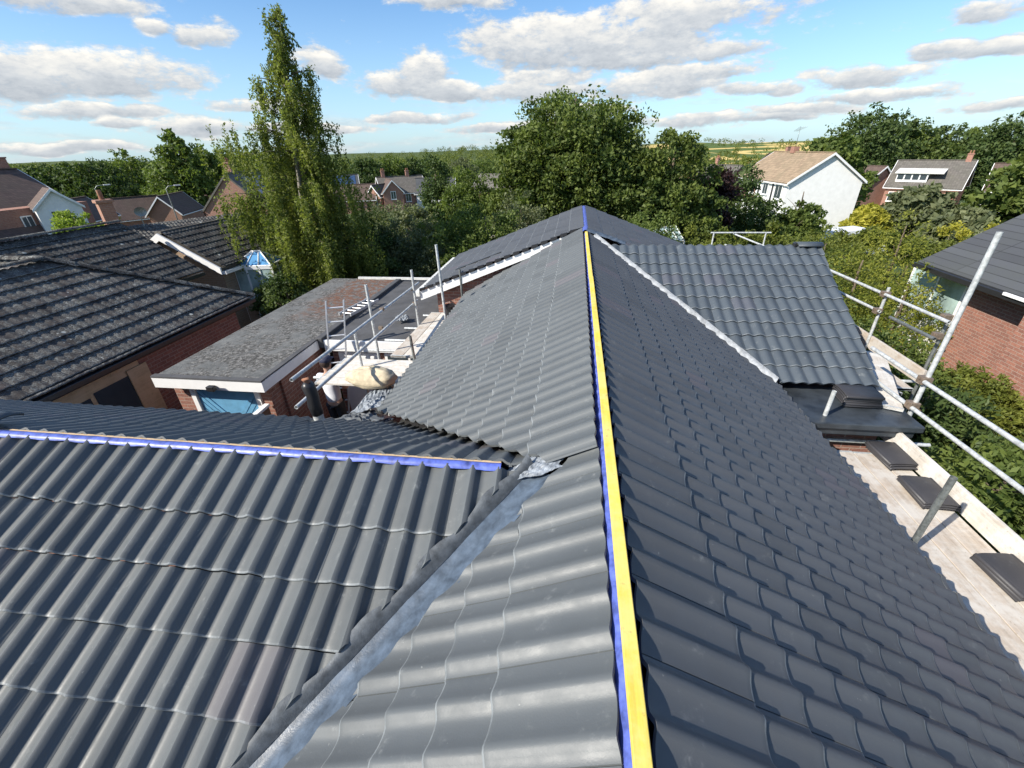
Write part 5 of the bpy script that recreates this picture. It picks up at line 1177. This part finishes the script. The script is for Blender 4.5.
# hedges
def hedge(name, pts, w, z0f, h, n, size, mt_, label, seed, cr=.33, rag=.18):
    rs = np.random.RandomState(seed); P = []; tot = sum((Vector(b)-Vector(a)).length for a, b in zip(pts[:-1], pts[1:]))
    x, y = pts[0]; e = empty(name, (x, y, gz(x, y)), 0, label, 'hedge'); gz0 = gz(x, y)
    for a, b in zip(pts[:-1], pts[1:]):
        a = Vector(a); b = Vector(b); ln_ = (b-a).length; d = (b-a)/ln_; s_ = Vector((-d.y, d.x)); kk = int(ln_*h*w*2.2)+8; m_ = int(n*ln_/tot)
        u = rs.rand(kk)*ln_; v = (rs.rand(kk)-.5)*w; zz_ = rs.rand(kk)**.7*h*(1+rag*(np.sin(u*1.3+seed)+.6*np.sin(u*3.1)+rs.normal(0, .3, kk))*.5)
        C_ = np.stack([a.x+d.x*u+s_.x*v, a.y+d.y*u+s_.y*v, zz_], 1); idx = rs.randint(0, kk, m_)
        g_ = rs.normal(size=(m_, 3)); g_ /= np.linalg.norm(g_, axis=1)[:, None]; g_ *= (rs.rand(m_)**.45)[:, None]*cr*rs.uniform(.6, 1.4, m_)[:, None]
        Q = C_[idx]+g_; Q[:, 2] += np.array([gz(p[0], p[1]) for p in C_])[idx]-gz0; Q[:, 0] -= x; Q[:, 1] -= y; P.append(Q)
    P = np.concatenate(P); leaves('foliage', L[mt_], P, size, e, seed)
    m = MB(); 
    for a, b in zip(pts[:-1], pts[1:]):
        for t in np.linspace(0, 1, 8):
            qx = a[0]+(b[0]-a[0])*t-x; qy = a[1]+(b[1]-a[1])*t-y; zz0 = gz(qx+x, qy+y)-gz0; m.path([(qx, qy, zz0-.1), (qx+.1, qy, zz0+h*.4), (qx, qy+.1, zz0+h*.8)], [.05, .035, .01], 5)
    m.build('stem', M['bark'], e)
    return e
hedge('hedge', [(5.5, 21.5), (9.5, 23.5), (15, 25), (22, 24.5), (30, 23)], 1.6, 0, 2.1, 80000, .075, 'hedge', 'long tall yellow green hedge running right behind the right wing', 51)
hedge('hedge', [(21.5, 29), (27, 29.5), (34, 29.5)], 1.4, 0, 2.7, 26000, .08, 'gold', 'sunlit golden clipped hedge behind the long tall hedge', 52)
# overgrown shrubs between the right wing and the neighbour
ns = [(7.6, 16.5, 2.7, 1.9, 'hedge', 'tall sunlit bush behind the right scaffold rails', 61), (9.6, 18.5, 2.7, 2.2, 'hedge', 'tall sunlit bush left of the neighbour window', 62), (6.6, 13.5, 2.6, 1.6, 'mid', 'mid green bush beyond the far right platform', 63),
  (8.4, 14.0, 3.0, 1.4, 'yel', 'airy yellow leaved bush beside the pale window', 64), (12.2, 18.6, 3.5, 1.3, 'yel', 'yellow green sapling bush above the neighbour roof edge', 65), (5.6, 17.8, 2.5, 1.6, 'hedge', 'rounded bush right of the small far scaffold', 66),
  (7.0, 10.0, 2.0, 1.4, 'mid', 'dense green bush below the far right platform', 67), (6.4, 7.6, 1.9, 1.4, 'dark', 'dense dark bush under the far right platform edge', 68), (5.8, 5.2, 2.0, 1.4, 'mid', 'leafy shrub beneath the right guard rails', 69),
  (7.6, 6.2, 1.4, 1.3, 'mid', 'leafy shrub between right scaffold and brick wall', 70), (6.0, 2.6, 2.0, 1.6, 'mid', 'leafy shrub at the right edge below the walkway', 71), (7.9, 3.6, 1.4, 1.3, 'hedge', 'lighter shrub below the neighbour brick wall', 72), (5.2, 10.8, 2.0, 1.3, 'dark', 'dark bush behind the right wing gable', 73), (8.9, 12.6, 2.7, .9, 'yel', 'thin yellow leaved shrub screening the pale glazed porch', 74), (8.7, 9.4, 1.2, .9, 'hedge', 'low light green shrub against the foot of the neighbour wall', 75), (8.3, 6.6, .9, .8, 'mid', 'green shrub climbing in front of the nearer neighbour wall', 76)]
for x, y, h, r, mt_, lb, sd_ in ns:
    sz = .05 if y > 9 else .06
    tree(x, y, h, [(0, 0, h*.5, r*.85, r*.85, h*.5), (.4, -.4, h*.35, r*.8, r*.7, h*.38), (-.5, .4, h*.4, r*.7, r*.7, h*.4)], (5000 if mt_ == 'yel' else 16000), sz, mt_, lb, sd_, 130, .22, .07, limbs=7, name='bush', cat='bush', asp=.45)
# far woods, hedgerows: one mass
rs = np.random.RandomState(9); P = []
for i in range(5200):
    far_ = i >= 3800
    a = rs.uniform(-1.15, 1.05); d = rs.choice([rs.uniform(190, 340), rs.uniform(250, 600), rs.uniform(300, 1300)]) 
    if a < -.05 and rs.rand() < .75: d = rs.uniform(190, 520)
    if far_: d = rs.uniform(550, 1350); a = rs.uniform(-1.15, .12)
    x, y = d*math.sin(a), d*math.cos(a); z = gz(x, y); h = rs.uniform(5, 9)+d*.002+(3 if far_ else 0); m_ = 46
    g_ = rs.normal(size=(m_, 3)); g_ /= np.linalg.norm(g_, axis=1)[:, None]; g_ *= (rs.rand(m_)**.4)[:, None]
    P.append(np.array([x, y, z+h*.5])+g_*np.array([h*.55, h*.55, h*.5]))
P = np.concatenate(P); o = leaves('far_woods', L['hedge'], P, 1.0, None, 4, .8, kind='stuff'); tag(o, 'distant belt of mixed woods and hedgerows below the skyline', 'woods')
